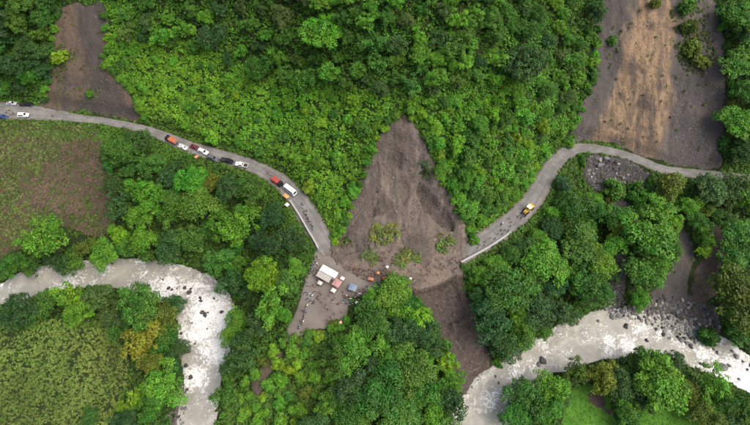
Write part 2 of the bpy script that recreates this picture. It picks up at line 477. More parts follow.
mat_paint("rubber", (0.018, 0.018, 0.018), 0.8, 0.2, 0, 0.3)
mat_paint("steel", (0.35, 0.35, 0.34), 0.4, 0.5, 0.7, 0.2)
mat_paint("dark_metal", (0.03, 0.03, 0.033), 0.5, 0.4, 0.3, 0.3)
mat_paint("car_glass", (0.012, 0.016, 0.02), 0.12, 0.5, 0, 0.08)
mat_paint("lamp_glass", (0.75, 0.75, 0.7), 0.2, 0.5, 0, 0.05)
mat_paint("tail_glass", (0.35, 0.02, 0.015), 0.25, 0.5, 0, 0.05)
mat_paint("concrete", (0.33, 0.325, 0.31), 0.85, 0.2, 0, 0.35)
mat_paint("plaster", (0.42, 0.38, 0.33), 0.85, 0.2, 0, 0.35)
mat_paint("white_sheet_metal", (0.78, 0.78, 0.77), 0.4, 0.4, 0.1, 0.06)
mat_paint("grey_sheet_metal", (0.30, 0.28, 0.25), 0.55, 0.4, 0.2, 0.5)
mat_paint("wood", (0.16, 0.10, 0.06), 0.8, 0.2, 0, 0.4)
mat_objcol("car_paint", 0.42, 0.25, 0.1)
mat_objcol("cloth", 0.85, 0.15, 0.1)
mat_objcol("tarp", 0.55, 0.3, 0.12)
mat_objcol("skin", 0.6, 0.3, 0.0)
mat_paint("hair", (0.012, 0.009, 0.007), 0.6, 0.3, 0, 0)
mat_paint("seat_vinyl", (0.02, 0.02, 0.022), 0.55, 0.35, 0, 0.1)

# ------------------------------------------------------------------ object helpers
def tag(o, label, cat, group=None, kind=None):
    o["label"] = label
    if cat: o["category"] = cat
    if group: o["group"] = group
    if kind: o["kind"] = kind
    return o

def np_mesh(name, V, F, attrs=None, smooth=True, mat=None):
    V = np.asarray(V, np.float32); F = np.asarray(F, np.int32)
    me = bpy.data.meshes.new(name)
    k = F.shape[1]
    me.vertices.add(len(V)); me.vertices.foreach_set("co", V.ravel())
    me.loops.add(F.size); me.loops.foreach_set("vertex_index", F.ravel())
    me.polygons.add(len(F)); me.polygons.foreach_set("loop_start", np.arange(0, F.size, k, dtype=np.int32))
    me.polygons.foreach_set("use_smooth", np.full(len(F), smooth))
    for an, av in (attrs or {}).items():
        a = me.attributes.new(an, 'FLOAT', 'POINT'); a.data.foreach_set("value", np.asarray(av, np.float32))
    me.update(calc_edges=True)
    if mat: me.materials.append(MATS[mat])
    return me

def link(name, me, parent=None):
    o = bpy.data.objects.new(name, me)
    COL.objects.link(o)
    if parent is not None: o.parent = parent
    return o

def grid_faces(nx, ny, keep=None):
    i, j = np.meshgrid(np.arange(nx - 1), np.arange(ny - 1))
    a = (j * nx + i).ravel()
    F = np.c_[a, a + 1, a + 1 + nx, a + nx]
    if keep is not None:
        F = F[keep.ravel()]
    return F

def compact(V, F, attrs):
    u, inv = np.unique(F, return_inverse=True)
    return V[u], inv.reshape(F.shape), {k: np.asarray(v)[u] for k, v in attrs.items()}

# ------------------------------------------------------------------ the setting
def stretch(lo, hi, step, far, cnt):
    core = np.arange(lo, hi + 1e-6, step)
    g = step * np.cumsum(1.32 ** np.arange(1, cnt + 1))
    g = g / g[-1] * far
    return np.r_[lo - g[::-1], core, hi + g]
tx = stretch(-180, 180, 0.9, 700, 20); ty = stretch(-18, 240, 0.9, 700, 20)
TX, TY = np.meshgrid(tx, ty)
inner = (TX > -185) & (TX < 185) & (TY > -23) & (TY < 245)
TZ = np.where(inner, h(TX, TY), 0)
o_ = ~inner
qx, qy = np.clip(TX[o_], -260, 260), np.clip(TY[o_], -60, 320)
TZ[o_] = np.clip(rbf(qx, qy) + fbm(TX[o_], TY[o_], 30, 3, 5) * 2, 1.0, 110)
hill_o = link("hillside", np_mesh("hillside", np.c_[TX.ravel(), TY.ravel(), TZ.ravel()], grid_faces(len(tx), len(ty)), mat="forest_floor"))
tag(hill_o, "steep forested valley side with dark leaf litter under the vegetation", "hillside", kind="structure")
STRUCT = [hill_o]
OVER = []
BARE = []      # polygons kept clear of vegetation: (polygon, margin)

def bboxgrid(poly, step, pad=3.0):
    a = np.array(poly)
    return np.meshgrid(np.arange(a[:, 0].min() - pad, a[:, 0].max() + pad, step), np.arange(a[:, 1].min() - pad, a[:, 1].max() + pad, step))

def overlay(name, poly, mat, label, cat, step=0.6, lift=0.28, relief=None, edge=0.8, attrs=None, seed=0, slope=0.45):
    X, Y = bboxgrid(poly, step)
    sd = poly_sd(X, Y, poly) + fbm(X, Y, 5, 5, 50 + seed, .65) * edge
    sd0 = poly_sd(X, Y, poly)
    Z = h(X, Y) + np.clip(sd * slope, -0.7, lift)
    if relief is not None:
        Z = Z + np.maximum(relief(X, Y, sd) * sstep(0.5, 4.0, sd), -3.0 * sstep(2.4, 5.4, sd0))
    V = np.c_[X.ravel(), Y.ravel(), Z.ravel()]
    mx = np.maximum.reduce([sd[:-1, :-1], sd[1:, :-1], sd[:-1, 1:], sd[1:, 1:]])
    F = grid_faces(X.shape[1], X.shape[0], mx > -1.4)
    at = {k: f(X, Y, sd).ravel() for k, f in (attrs or {}).items()}
    V, F, at = compact(V, F, at)
    o = link(name, np_mesh(name, V, F, at, mat=mat))
    tag(o, label, cat, kind="structure")
    STRUCT.append(o); OVER.append(poly)
    return o

# --- roads
def build_road(R, label, mudfn):
    R = np.array(R)
    d = np.gradient(R[:, :2], axis=0); d /= np.linalg.norm(d, axis=1)[:, None]
    nrm = np.c_[-d[:, 1], d[:, 0]]
    pr = [(-1.25, -0.55), (-1.08, -0.10), (-1.0, -0.02), (-0.6, 0.02), (-0.2, 0.05), (0.2, 0.05), (0.6, 0.02), (1.0, -0.02), (1.08, -0.10), (1.25, -0.55)]
    V, ac, mu = [], [], []
    for i in range(len(R)):
        for (s, dz) in pr:
            ww = R[i, 3] * (1 + 0.05 * math.sin(i * 1.7 + s) + 0.04 * math.sin(i * 0.61))
            x, y = R[i, :2] + nrm[i] * s * ww
            V.append((x, y, R[i, 2] + dz)); ac.append(min(abs(s), 1.0)); mu.append(mudfn(i / (len(R) - 1)))
    o = link("road", np_mesh("road", V, grid_faces(len(pr), len(R)), {"across": ac, "mud": mu}, mat="dusty_asphalt"))
    tag(o, label, "road", kind="structure")
    STRUCT.append(o)
    return o
RLd = catmull(RL, 3); RRd = catmull(RR, 3)
road_l = build_road(RLd, "narrow dusty grey road curving down from the left edge to the landslide", lambda t: max(0, (t - 0.9) * 9))
road_r = build_road(RRd, "grey road curving from the landslide round the spur to the right edge", lambda t: max(0, (0.1 - t) * 9))

# --- rivers
def build_river(poly, zw, label, foamfn, seed):
    X, Y = bboxgrid(poly, 0.55, 5)
    sd = poly_sd(X, Y, poly)
    fo = foamfn(X, Y, sd)
    fo = fo + fbm(X, Y, 9, 3, seed) * 0.12
    rough = np.clip(fo + 0.15, 0.1, 1)
    Z = zw + (fbm(X, Y, 3.2, 4, seed + 1) * 0.38 + np.abs(fbm(X, Y, 1.6, 3, seed + 2)) * 0.25) * rough
    mx = np.maximum.reduce([sd[:-1, :-1], sd[1:, :-1], sd[:-1, 1:], sd[1:, 1:]])
    V, F, at = compact(np.c_[X.ravel(), Y.ravel(), Z.ravel()], grid_faces(X.shape[1], X.shape[0], mx > -4.5), {"foam": fo.ravel()})
    o = link("river", np_mesh("river", V, F, at, mat="silty_water"))
    tag(o, label, "river", kind="structure")
    STRUCT.append(o)
    return o
def blobs(lst, zw):
    """soft discs of rough water: px, py, radius px, strength"""
    q = [(*P(a, b_, zw), r * 0.38, s) for a, b_, r, s in lst]
    def f(X, Y, sd):
        t = np.zeros(X.shape)
        for x, y, r, s in q:
            t = np.maximum(t, (s - .12 * s * s) * 1.08 * np.exp(-((X - x) ** 2 + (Y - y) ** 2) / (r * r)))
        return np.maximum(t, .2 + .22 * fbm(X, Y, 9, 3, 301)) + 0.12 * sstep(2.2, 0.2, sd)
    return f
river_l = build_river(RLW, ZW_L, "silty river with white rapids bending round the crop field on the left",
    blobs([(10, 290, 14, .35), (40, 276, 16, .45), (75, 272, 22, .55), (105, 270, 20, .55), (140, 276, 18, .35), (155, 285, 18, .55), (170, 290, 24, .75), (195, 290, 22, .7), (205, 312, 26, .98), (222, 320, 18, .95), (200, 332, 22, .9), (212, 350, 22, .9), (198, 375, 18, .8), (203, 400, 16, .45), (188, 330, 16, .6)], ZW_L), 61)
river_r = build_river(RRW, ZW_R, "pale silty river running along the bottom right with foaming rapids",
    blobs([(490, 398, 14, .6), (505, 395, 12, .6), (515, 372, 12, .7), (545, 345, 14, .5), (565, 350, 14, .5), (585, 335, 16, .5), (530, 362, 12, .5), (575, 362, 10, .45), (610, 345, 14, .75), (628, 345, 14, .85), (640, 328, 13, .7), (600, 325, 12, .4), (680, 345, 16, .6), (705, 352, 16, .7), (725, 365, 20, .85), (745, 378, 24, .95), (740, 352, 12, .8), (720, 340, 9, .7), (660, 335, 10, .6), (476, 405, 10, .5)], ZW_R), 71)

# --- the landslide
SLIDE = reg([(400, 116), (412, 124), (424, 140), (432, 160), (440, 180), (455, 198), (463, 215), (466, 235), (470, 252), (462, 268), (466, 290), (478, 318), (486, 340), (492, 362), (480, 380), (466, 396), (454, 392), (449, 378),
             (452, 360), (440, 340), (432, 318), (420, 300), (405, 290), (388, 282), (360, 276), (340, 268), (329, 254), (338, 232), (352, 205), (361, 180), (369, 158), (378, 138), (388, 122)], 4)
def zone(pts):
    w_ = reg(pts, 3)
    return lambda X, Y, soft=4.0, seed=0: sstep(-soft * .5, soft * .5, poly_sd(X, Y, w_) + fbm(X, Y * .45, 6, 5, 80 + seed, .62) * (1.2 + soft * .7))
low_mud = zone([(402, 292), (440, 288), (462, 275), (500, 360), (490, 400), (445, 400), (440, 345)])
bench_z = zone([(340, 255), (460, 255), (448, 284), (415, 290), (380, 276)])
pale_c = zone([(375, 175), (400, 150), (420, 180), (440, 230), (440, 275), (415, 285), (380, 250), (360, 225)])
grey_l = zone([(335, 250), (352, 205), (365, 190), (375, 220), (365, 250), (345, 262)])
dark_r = zone([(418, 190), (432, 195), (448, 215), (452, 228), (436, 222), (424, 208)])  # scarp hollow: sunk in the relief and coloured darker as well
dark_t2 = zone([(372, 205), (384, 196), (392, 202), (386, 212), (374, 214)])  # small pit, likewise sunk and coloured darker
dark_t = zone([(388, 125), (405, 122), (414, 160), (400, 170), (384, 160)])
YB = float(P(400, 276, 14)[1])
def below(X, Y):
    """fresh dark mud that went over the lip of the bench"""
    return np.where(Y < YB + 3, np.maximum(low_mud(X, Y, 2.5), sstep(YB + 1, YB - 6, Y)) * (1 - sstep(-.3, .1, poly_sd(X, Y, bench))), 0)
def slide_relief(X, Y, sd):
    r = fbm(X, Y, 8, 5, 91) * 0.7 + fbm(X, Y * 0.35, 3.5, 3, 93) * 0.35 - np.abs(fbm(X * 1.2, Y * 0.4, 6, 3, 95)) * 0.4 - 0.9 * sstep(.25, .5, fbm(X, Y, 9, 4, 96))
    r = r + fbm(X, Y, 1.4, 3, 99) * 0.26
    r = r - 2.6 * dark_r(X, Y, 0.8) - 1.2 * dark_t2(X, Y, 0.8)
    return r * (1 - 0.85 * bench_z(X, Y, 1.0)) + 0.35 * low_mud(X, Y, 2) * fbm(X, Y, 2.5, 3, 97)
overlay("landslide", SLIDE, "slide_earth", "brown grey landslide fanning from the forest across the road to the river", "landslide", 0.5, 0.45, slide_relief, 1.3,
        {"wet": lambda X, Y, s: np.clip(below(X, Y) * 0.92 + dark_r(X, Y, 1.0) * 0.75 + dark_t2(X, Y, 1.0) * 0.5 + dark_t(X, Y, 2.5) * 0.4 + .4 * sstep(.3, .55, fbm(X, Y * .5, 8, 5, 131, .6)), 0, 1),
         "tan": lambda X, Y, s: np.clip(pale_c(X, Y, 4) * 0.4 + sstep(-.3, .1, poly_sd(X, Y, bench)) * 0.5, 0, 1), "grey": lambda X, Y, s: grey_l(X, Y, 3) * 0.5}, 1)
BARE.append((SLIDE, 0.0))

# --- older bare scars
SCAR_L = reg([(62, 8), (85, 4), (106, 6), (108, 40), (106, 62), (124, 82), (136, 104), (140, 121), (118, 118), (80, 112), (45, 110), (38, 102), (48, 85), (50, 60), (54, 30)], 3)
gl1 = zone([(78, 5), (105, 5), (104, 60), (118, 90), (136, 118), (60, 116), (88, 88), (82, 50)])
overlay("bare_slope", SCAR_L, "brown_scar_earth", "brown and grey bare scar above the road at the top left", "bare slope", 0.6, 0.3,
        lambda X, Y, s: fbm(X, Y, 5, 5, 12) * 0.9 + fbm(X, Y, 1.5, 3, 13) * 0.25, 1.5, {"wet": lambda X, Y, s: 0 * X, "tan": lambda X, Y, s: 0.8 * (1 - gl1(X, Y, 3)), "grey": lambda X, Y, s: 0.75 * gl1(X, Y, 3)}, 2)
BARE.append((SCAR_L, -0.5))
SCAR_R = reg([(604, -30), (680, -30), (715, 0), (722, 20), (726, 60), (728, 110), (722, 150), (716, 168), (680, 166), (655, 160), (620, 146), (592, 141), (572, 143), (570, 130), (584, 100), (596, 70), (594, 40), (600, 5)], 3)
tan_z = zone([(640, -10), (668, -10), (676, 40), (672, 80), (668, 120), (664, 158), (620, 143), (588, 139), (600, 120), (616, 80), (626, 40)])
gr_z1 = zone([(600, -10), (640, -10), (628, 40), (612, 85), (590, 125), (572, 140), (588, 95), (598, 50)])
gr_z2 = zone([(672, 60), (725, 70), (728, 120), (716, 165), (668, 162), (672, 120)])
overlay("bare_slope", SCAR_R, "scar_earth", "large bare scar of tan clay and grey shale at the top right", "bare slope", 0.6, 0.3,
        lambda X, Y, s: fbm(X, Y, 7, 5, 14) * 0.8 - np.abs(fbm(X * 1.3, Y * 0.3, 6, 4, 15)) * 0.65 + fbm(X, Y, 1.5, 3, 16) * 0.25, 1.5,
        {"wet": lambda X, Y, s: 0 * X, "tan": lambda X, Y, s: np.clip(tan_z(X, Y, 2.5), 0, 1), "grey": lambda X, Y, s: np.clip(gr_z1(X, Y, 2.5) * 0.7 + gr_z2(X, Y, 2.5) * 0.75, 0, 1) * (1 - 0.9 * tan_z(X, Y, 2.5)) + .75 * tan_z(X, Y, 2.5) * sstep(.22, .5, fbm(X * 1.6, Y * .3, 6, 5, 141, .62))}, 3)
BARE.append((SCAR_R, -0.5))
SMALL = []
def scar(pts, label, tanv, greyv, mat="scar_earth", seed=4, relief=0.35, name="bare_slope", cat="bare slope", wetv=0):
    w_ = reg(pts, 3)
    overlay(name, w_, mat, label, cat, 0.6, 0.28, lambda X, Y, s: fbm(X, Y, 4, 5, seed) * relief, 2.0,
            {"wet": lambda X, Y, s: 0 * X + wetv, "tan": lambda X, Y, s: 0 * X + tanv, "grey": lambda X, Y, s: 0 * X + greyv}, seed)
    BARE.append((w_, -0.5))
    if name == "bare_slope": SMALL.append(w_)
    return w_
SCREE = scar([(585, 155), (612, 156), (640, 166), (655, 178), (648, 196), (634, 215), (626, 240), (628, 270), (618, 315), (606, 315), (612, 270), (616, 230), (604, 200), (584, 180)], "grey stony scree spilling below the road on the right", 0.0, 0.8, seed=5, name="scree_slope", cat="scree")
GULLY_R = scar([(706, 225), (722, 232), (724, 260), (716, 285), (706, 312), (694, 312), (690, 290), (700, 262)], "reddish brown gully running down to the rocky river bank", 0.45, 0.1, seed=6, name="gully", cat="gully", mat="brown_scar_earth")
GULLY_G = scar([(672, 225), (690, 232), (694, 258), (688, 285), (694, 310), (640, 308), (655, 290), (674, 262)], "grey gully floor between trees right of the scree", 0.0, 0.5, seed=7, name="gully", cat="gully")
BANK_R = scar([(606, 312), (640, 304), (668, 300), (712, 306), (720, 328), (712, 342), (690, 342), (664, 332), (640, 322), (612, 322)], "rocky grey river bank covered in boulders at lower right", 0.1, 0.6, seed=8, name="river_bank", cat="river bank", relief=0.25)
scar([(252, 382), (264, 366), (278, 350), (284, 352), (276, 366), (266, 382), (260, 398), (254, 396)], "brown eroded strip on the slope under the lot", 0.5, 0.0, seed=9, mat="brown_scar_earth")
scar([(176, 395), (186, 380), (192, 392), (186, 425), (180, 450), (166, 440), (172, 415)], "grey gravel bar at the left river's edge", 0.0, 0.35, seed=11, name="gravel_bar", cat="gravel bar", relief=0.2)

LOT = [tuple(p) for p in lot]
overlay("lot", LOT, "lot_earth", "packed earth lot beside the road crowded with people and motorcycles", "lot", 0.6, 0.2, None, 0.8, None, 13)
BARE.append((LOT, -0.3))

# --- fields and meadows
FALLOW = reg([(-60, 122), (0, 122), (60, 124), (98, 128), (104, 150), (110, 180), (118, 202), (116, 222), (100, 238), (70, 228), (40, 226), (20, 250), (-60, 262)], 3)
overlay("fallow_field", FALLOW, "fallow_soil", "mottled brown and green fallow field below the road on the left", "field", 0.8, 0.2, lambda X, Y, s: fbm(X, Y, 4, 4, 31) * 0.25, 1.0, None, 14)
CROP = reg([(-60, 330), (0, 322), (60, 320), (105, 322), (122, 345), (130, 375), (118, 410), (100, 440), (90, 500), (-60, 500)], 3)
overlay("crop_field", CROP, "crop_soil", "olive green crop field inside the left river bend", "field", 0.8, 0.2, lambda X, Y, s: fbm(X, Y, 4, 4, 33) * 0.15, 1.0, None, 15)
MEADOW = reg([(568, 395), (582, 384), (600, 386), (612, 400), (616, 430), (620, 470), (560, 470), (562, 420)], 3)
overlay("meadow", MEADOW, "meadow_turf", "bright green grass clearing with a dirt patch among riverside trees", "meadow", 0.6, 0.25, None, 0.8, None, 16)
MEADOW2 = reg([(640, 412), (665, 403), (695, 405), (706, 420), (720, 460), (640, 460)], 3)
overlay("meadow", MEADOW2, "meadow_turf", "grass clearing at the bottom right edge behind the largest tree", "meadow", 0.6, 0.25, None, 0.8, None, 17)
DIRT = scar([(588, 393), (598, 390), (607, 402), (610, 416), (600, 416), (592, 406)], "bare dirt patch on the bright green clearing", 0.6, 0.0, seed=18, mat="brown_scar_earth", relief=0.1, name="dirt_patch", cat="dirt patch")
for mm in (MEADOW, MEADOW2):
    BARE.append((mm, -0.5))

# the terrain sheet dips below the sheets laid over it
co = np.empty(len(hill_o.data.vertices) * 3, np.float32); hill_o.data.vertices.foreach_get("co", co); co = co.reshape(-1, 3)
for pl_ in OVER:
    a = np.array(pl_)
    m = (co[:, 0] > a[:, 0].min() - 1) & (co[:, 0] < a[:, 0].max() + 1) & (co[:, 1] > a[:, 1].min() - 1) & (co[:, 1] < a[:, 1].max() + 1)
    ix = np.where(m)[0]
    sd = poly_sd(co[ix, 0], co[ix, 1], pl_)
    ref = h(co[ix, 0], co[ix, 1])
    co[ix, 2] = np.minimum(co[ix, 2], ref - 3.8 * sstep(1.2, 4.2, sd))
hill_o.data.vertices.foreach_set("co", co.ravel()); hill_o.data.update()

# one BVH of everything that can be stood on
bv, bf = [], []
for o in STRUCT:
    me = o.data
    k = len(bv)
    co = np.empty(len(me.vertices) * 3, np.float32); me.vertices.foreach_get("co", co)
    bv += [tuple(c) for c in co.reshape(-1, 3).tolist()]
    fi = np.empty(len(me.loops), np.int32); me.loops.foreach_get("vertex_index", fi)
    bf += (fi.reshape(-1, 4) + k).tolist()
BVH = BVHTree.FromPolygons(bv, bf, epsilon=0.0)
def ground(x, y):
    r = BVH.ray_cast(Vector((x, y, 200.0)), Vector((0, 0, -1)))
    return r[0].z if r[0] is not None else float(h(x, y))
def at_px(px, py, off=0.0):
    x, y, z = hit(px, py, off)
    return x, y, ground(x, y)

# ------------------------------------------------------------------ vegetation
def unit(v):
    return v / (np.linalg.norm(v, axis=-1, keepdims=True) + 1e-9)

def leaf_quads(C, N, L, Wd, r, droop=0.0):
    """one folded diamond per leaf: centre, normal, length, width"""
    n = len(C)
    a = unit(r.normal(size=(n, 3)))
    U = unit(a - N * np.sum(a * N, 1, keepdims=True))
    Vv = np.cross(N, U)
    L = np.reshape(L, (n, 1)); Wd = np.reshape(Wd, (n, 1))
    V = np.stack([C - U * L * 0.5, C + Vv * Wd * 0.5 - N * Wd * 0.12, C + U * L * 0.5 - N * L * droop, C - Vv * Wd * 0.5 - N * Wd * 0.12], 1)
    return V.reshape(-1, 3), np.arange(4 * n).reshape(-1, 4)

def rep4(a):
    return np.repeat(a, 4)

def crown_mesh(name, seed, R=5.0, Rz=3.8, zc=7.2, nl=62, lobe=(0.45, 1.65), dens=66, leaf=0.38, spread=1.95, ragged=0.4, inner=0.5):
    r = np.random.default_rng(seed)
    C, N, S_, T, Hh = [], [], [], [], []
    ph = r.random(3) * 6.28
    k = 0; pts = []
    while len(pts) < nl and k < 4000:
        k += 1
        d = unit(r.normal(size=3)); d[2] = abs(d[2]) if r.random() < 0.82 else d[2] * 0.6
        az = math.atan2(d[1], d[0])
        rad = (1 + ragged * (math.sin(2 * az + ph[0]) * 0.5 + math.sin(3 * az + ph[1]) * 0.5) + r.normal() * ragged * 0.35)
        sh = r.uniform(0.72, 1.0) if r.random() < 0.8 else r.uniform(0.35, 0.7)
        p = d * np.array([R, R, Rz]) * rad * sh
        rr = r.uniform(*lobe)
        p[:2] *= (1 - rr / R * 0.55)
        if all(np.linalg.norm(p - q[0]) > (rr + q[1]) * 0.52 for q in pts):
            pts.append((p, rr))
    for p, rr in pts:
        out = unit(p * np.array([1 / R, 1 / R, 1 / Rz]) + np.array([0, 0, 0.55]))
        m = max(12, int(dens * rr * rr))
        dd = unit(r.normal(size=(m * 3, 3)))
        dd = dd[(dd @ out) > -0.25][:m]
        m = len(dd)
        q = p + dd * np.array([1, 1, 0.8]) * rr * (0.88 + 0.2 * r.normal(size=(m, 1)))
        nn = unit(dd * 0.7 + np.array([0, 0, 0.55]) + r.normal(size=(m, 3)) * 0.5)
        C.append(q); N.append(nn); S_.append(leaf * r.uniform(0.65, 1.35, m))
        tl = r.uniform(0.2, 0.8)
        T.append(np.clip(tl + r.normal(size=m) * 0.2, 0, 1)); Hh.append(np.clip(r.normal() * 0.22 + 0.5 + r.normal(size=m) * 0.1, 0, 1))
    # a thin inner fill so that the crown is not hollow
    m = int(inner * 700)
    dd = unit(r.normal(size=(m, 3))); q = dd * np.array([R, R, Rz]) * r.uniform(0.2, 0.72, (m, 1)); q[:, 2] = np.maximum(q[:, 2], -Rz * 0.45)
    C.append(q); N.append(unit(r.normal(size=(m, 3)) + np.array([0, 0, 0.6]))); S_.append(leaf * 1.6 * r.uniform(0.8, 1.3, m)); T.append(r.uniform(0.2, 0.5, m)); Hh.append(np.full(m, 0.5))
    C = np.concatenate(C); N = np.concatenate(N); S_ = np.concatenate(S_); T = np.concatenate(T); Hh = np.concatenate(Hh)
    C[:, 2] += zc
    V, F = leaf_quads(C, N, S_ * 1.25, S_ * 0.8, r, 0.15)
    return np_mesh(name, V, F, {"tint": rep4(T), "hue": rep4(Hh)}, smooth=False, mat="leaf"), pts

def tube(path, radii, sides=7):
    path = np.asarray(path, float); V, F = [], []
    n = len(path)
    for i in range(n):
        t = unit(path[min(i + 1, n - 1)] - path[max(i - 1, 0)])
        a = np.cross(t, (0.31, 0.95, 0.1)); a = unit(a); b_ = np.cross(t, a)
        for k in range(sides):
            an = 2 * math.pi * k / sides
            V.append(path[i] + radii[i] * (math.cos(an) * a + math.sin(an) * b_))
    for i in range(n - 1):
        for k in range(sides):
            k2 = (k + 1) % sides
            F.append((i * sides + k, i * sides + k2, (i + 1) * sides + k2, (i + 1) * sides + k))
    return V, F

def join(parts):
    V, F = [], []
    for v, f in parts:
        k = len(V); V += list(v); F += [tuple(i + k for i in q) for q in f]
    return V, F

def trunk_mesh(name, seed, pts, zc, base_r=0.32):
    r = np.random.default_rng(seed + 500)
    top = np.array([r.normal() * 0.5, r.normal() * 0.5, zc * 0.95])
    parts = [tube([(0, 0, -1.2), (0.05, 0, 0.3), top * 0.35 + r.normal(size=3) * 0.1, top * 0.7 + r.normal(size=3) * 0.15, top], [base_r * 1.6, base_r * 1.15, base_r * 0.85, base_r * 0.6, base_r * 0.3])]
    for i in r.choice(len(pts), min(7, len(pts)), replace=False):
        e = np.array(pts[i][0]) + np.array([0, 0, zc]); s = top * r.uniform(0.5, 0.85)
        mid = (s + e) / 2 + np.array([0, 0, -0.3])
        parts.append(tube([s, mid, e], [base_r * 0.45, base_r * 0.3, base_r * 0.1], 5))
    V, F = join(parts)
    return np_mesh(name, V, F, mat="bark")

ARCH = {}
def arch(kind, n, **kw):
    ARCH[kind] = []
    for i in range(n):
        s = hash_seed(kind) + i
        cm, pts = crown_mesh("crown_" + kind, s, **kw)
        tm = trunk_mesh("trunk_" + kind, s, pts, kw.get("zc", 7.2), kw.get("R", 5.0) * 0.065)
        ARCH[kind].append((cm, tm))
def hash_seed(s):
    return sum(ord(c) * (i + 3) for i, c in enumerate(s))
arch("broad", 7)
arch("dome", 3, nl=80, lobe=(0.5, 1.2), dens=100, leaf=0.34, ragged=0.15, Rz=3.6)
arch("loose", 4, nl=30, lobe=(0.7, 1.6), dens=46, leaf=0.5, ragged=0.5, Rz=4.8, zc=7.6, inner=0.3)
arch("column", 2, R=3.2, Rz=5.6, zc=7.6, nl=44, lobe=(0.7, 1.3), dens=66, leaf=0.42, ragged=0.2)
arch("shrub", 6, R=5.0, Rz=4.2, zc=2.2, nl=34, lobe=(1.0, 2.2), dens=34, leaf=0.75, ragged=0.3, inner=0.4)

def banana_mesh(name, seed, n=16):
    """clump of long arching leaves"""
    r = np.random.default_rng(seed)
    V, F, T = [], [], []
    for i in range(n):
        a = r.uniform(0, 6.28); L = r.uniform(2.2, 4.4); w = r.uniform(0.3, 0.55); el = r.uniform(0.3, 1.1); st = 6
        base = np.array([r.normal() * 0.8, r.normal() * 0.8, 0.2]); t = r.uniform(0.2, 0.95)
        d = np.array([math.cos(a), math.sin(a), 0]); s = np.array([-d[1], d[0], 0])
        k0 = len(V)
        for k in range(st + 1):
            u = k / st
            c = base + d * L * u * math.cos(el * (1 - 0.5 * u)) + np.array([0, 0, L * (math.sin(el) * u - 0.75 * u * u)])
            ww = w * math.sin(math.pi * min(1, 0.12 + u * 0.88)) ** 0.7 + 0.02
            V += [c - s * ww + np.array([0, 0, -0.1]), c, c + s * ww + np.array([0, 0, -0.1])]; T += [t] * 3
        for k in range(st):
            q = k0 + k * 3
            F += [(q, q + 1, q + 4, q + 3), (q + 1, q + 2, q + 5, q + 4)]
    V = np.array(V); V[:, 2] += 0.25
    return np_mesh(name, V, F, {"tint": T, "hue": np.full(len(T), 0.5) + r.normal(size=len(T)) * 0.05}, smooth=False, mat="leaf")
BANANA = [banana_mesh("leaf_clump", 900 + i) for i in range(4)]

G = {'d': (0.034, 0.092, 0.020), 'm': (0.053, 0.15, 0.016), 'b': (0.085, 0.23, 0.016), 'l': (0.13, 0.26, 0.012), 'y': (0.145, 0.17, 0.012), 'g': (0.060, 0.118, 0.026), 'o': (0.098, 0.14, 0.014)}
GNAME = {'d': 'dark green', 'm': 'mid green', 'b': 'bright green', 'l': 'lime green', 'y': 'yellow', 'g': 'grey green', 'o': 'olive green'}
KNAME = {'broad': 'broad clumpy', 'dome': 'smooth domed', 'loose': 'ragged open', 'column': 'narrow upright', 'shrub': 'low bushy'}
TREES = []     # dicts, labelled at the end
def jitcol(c, r, s=0.12):
    v = 1 + r.normal() * s
    return (max(0.005, c[0] * v * (1 + r.normal() * s)), max(0.01, c[1] * v), max(0.003, c[2] * v * (1 + r.normal() * s)), 1)
rt = np.random.default_rng(42)
def in_bare(x, y, extra=0.0):
    for poly, mg in BARE:
        if poly_sd(np.array(x), np.array(y), poly) > mg + extra: return True
    return False
def clear_of_road(x, y, m=0.5):
    p = np.array([x]), np.array([y])
    for R in (RL, RR):
        d, t = seg_dist(p[0], p[1], R)
        if d[0] - road_val(R, t, 3)[0] < m: return False
    return True
def in_river(x, y, m=0.0):
    return max(float(poly_sd(np.array(x), np.array(y), RLW)), float(poly_sd(np.array(x), np.array(y), RRW))) > m
def tree(px, py, dpx, col, kind='broad', place='', label=None, check=False, bark=(0.10, 0.085, 0.065)):
    D = dpx * 0.37
    sc = D / (6.4 if kind == 'column' else 10.0)
    zc = {'shrub': 2.2, 'column': 7.6, 'loose': 7.6}.get(kind, 7.2)
    flat = 1.0 if kind == 'shrub' else rt.uniform(0.82, 1.1)
    if sc > 1.2: flat *= 0.85
    x, y, z = hit(px, py, zc * sc * flat * 1.12)
    if check and (not clear_of_road(x, y, 0.6 if kind == 'shrub' else 1.2) or in_bare(x, y, 0.3) or in_river(x, y, -0.5)):
        return None
    z = ground(x, y)
    cm, tm = ARCH[kind][int(rt.integers(len(ARCH[kind])))]
    nm = 'shrub' if kind == 'shrub' else 'tree'
    e = link(nm, None); e.empty_display_size = 0.5
    e.location = (x, y, z - 0.05); e.rotation_euler = (0, 0, rt.uniform(0, 6.28)); e.scale = (sc * rt.uniform(0.84, 1.16), sc * rt.uniform(0.84, 1.16), sc * flat)
    c = link('crown', cm, e); c.color = jitcol(G[col], rt)
    t = link('stem' if kind == 'shrub' else 'trunk', tm, e); t.color = (*bark, 1)
    TREES.append(dict(o=e, px=px, py=py, d=dpx, col=col, kind=kind, place=place, label=label, nm=nm))
    return e

def inside_px(pts, px, py):
    return float(poly_sd(np.array(px, float), np.array(py, float), pts))
PLACED = []
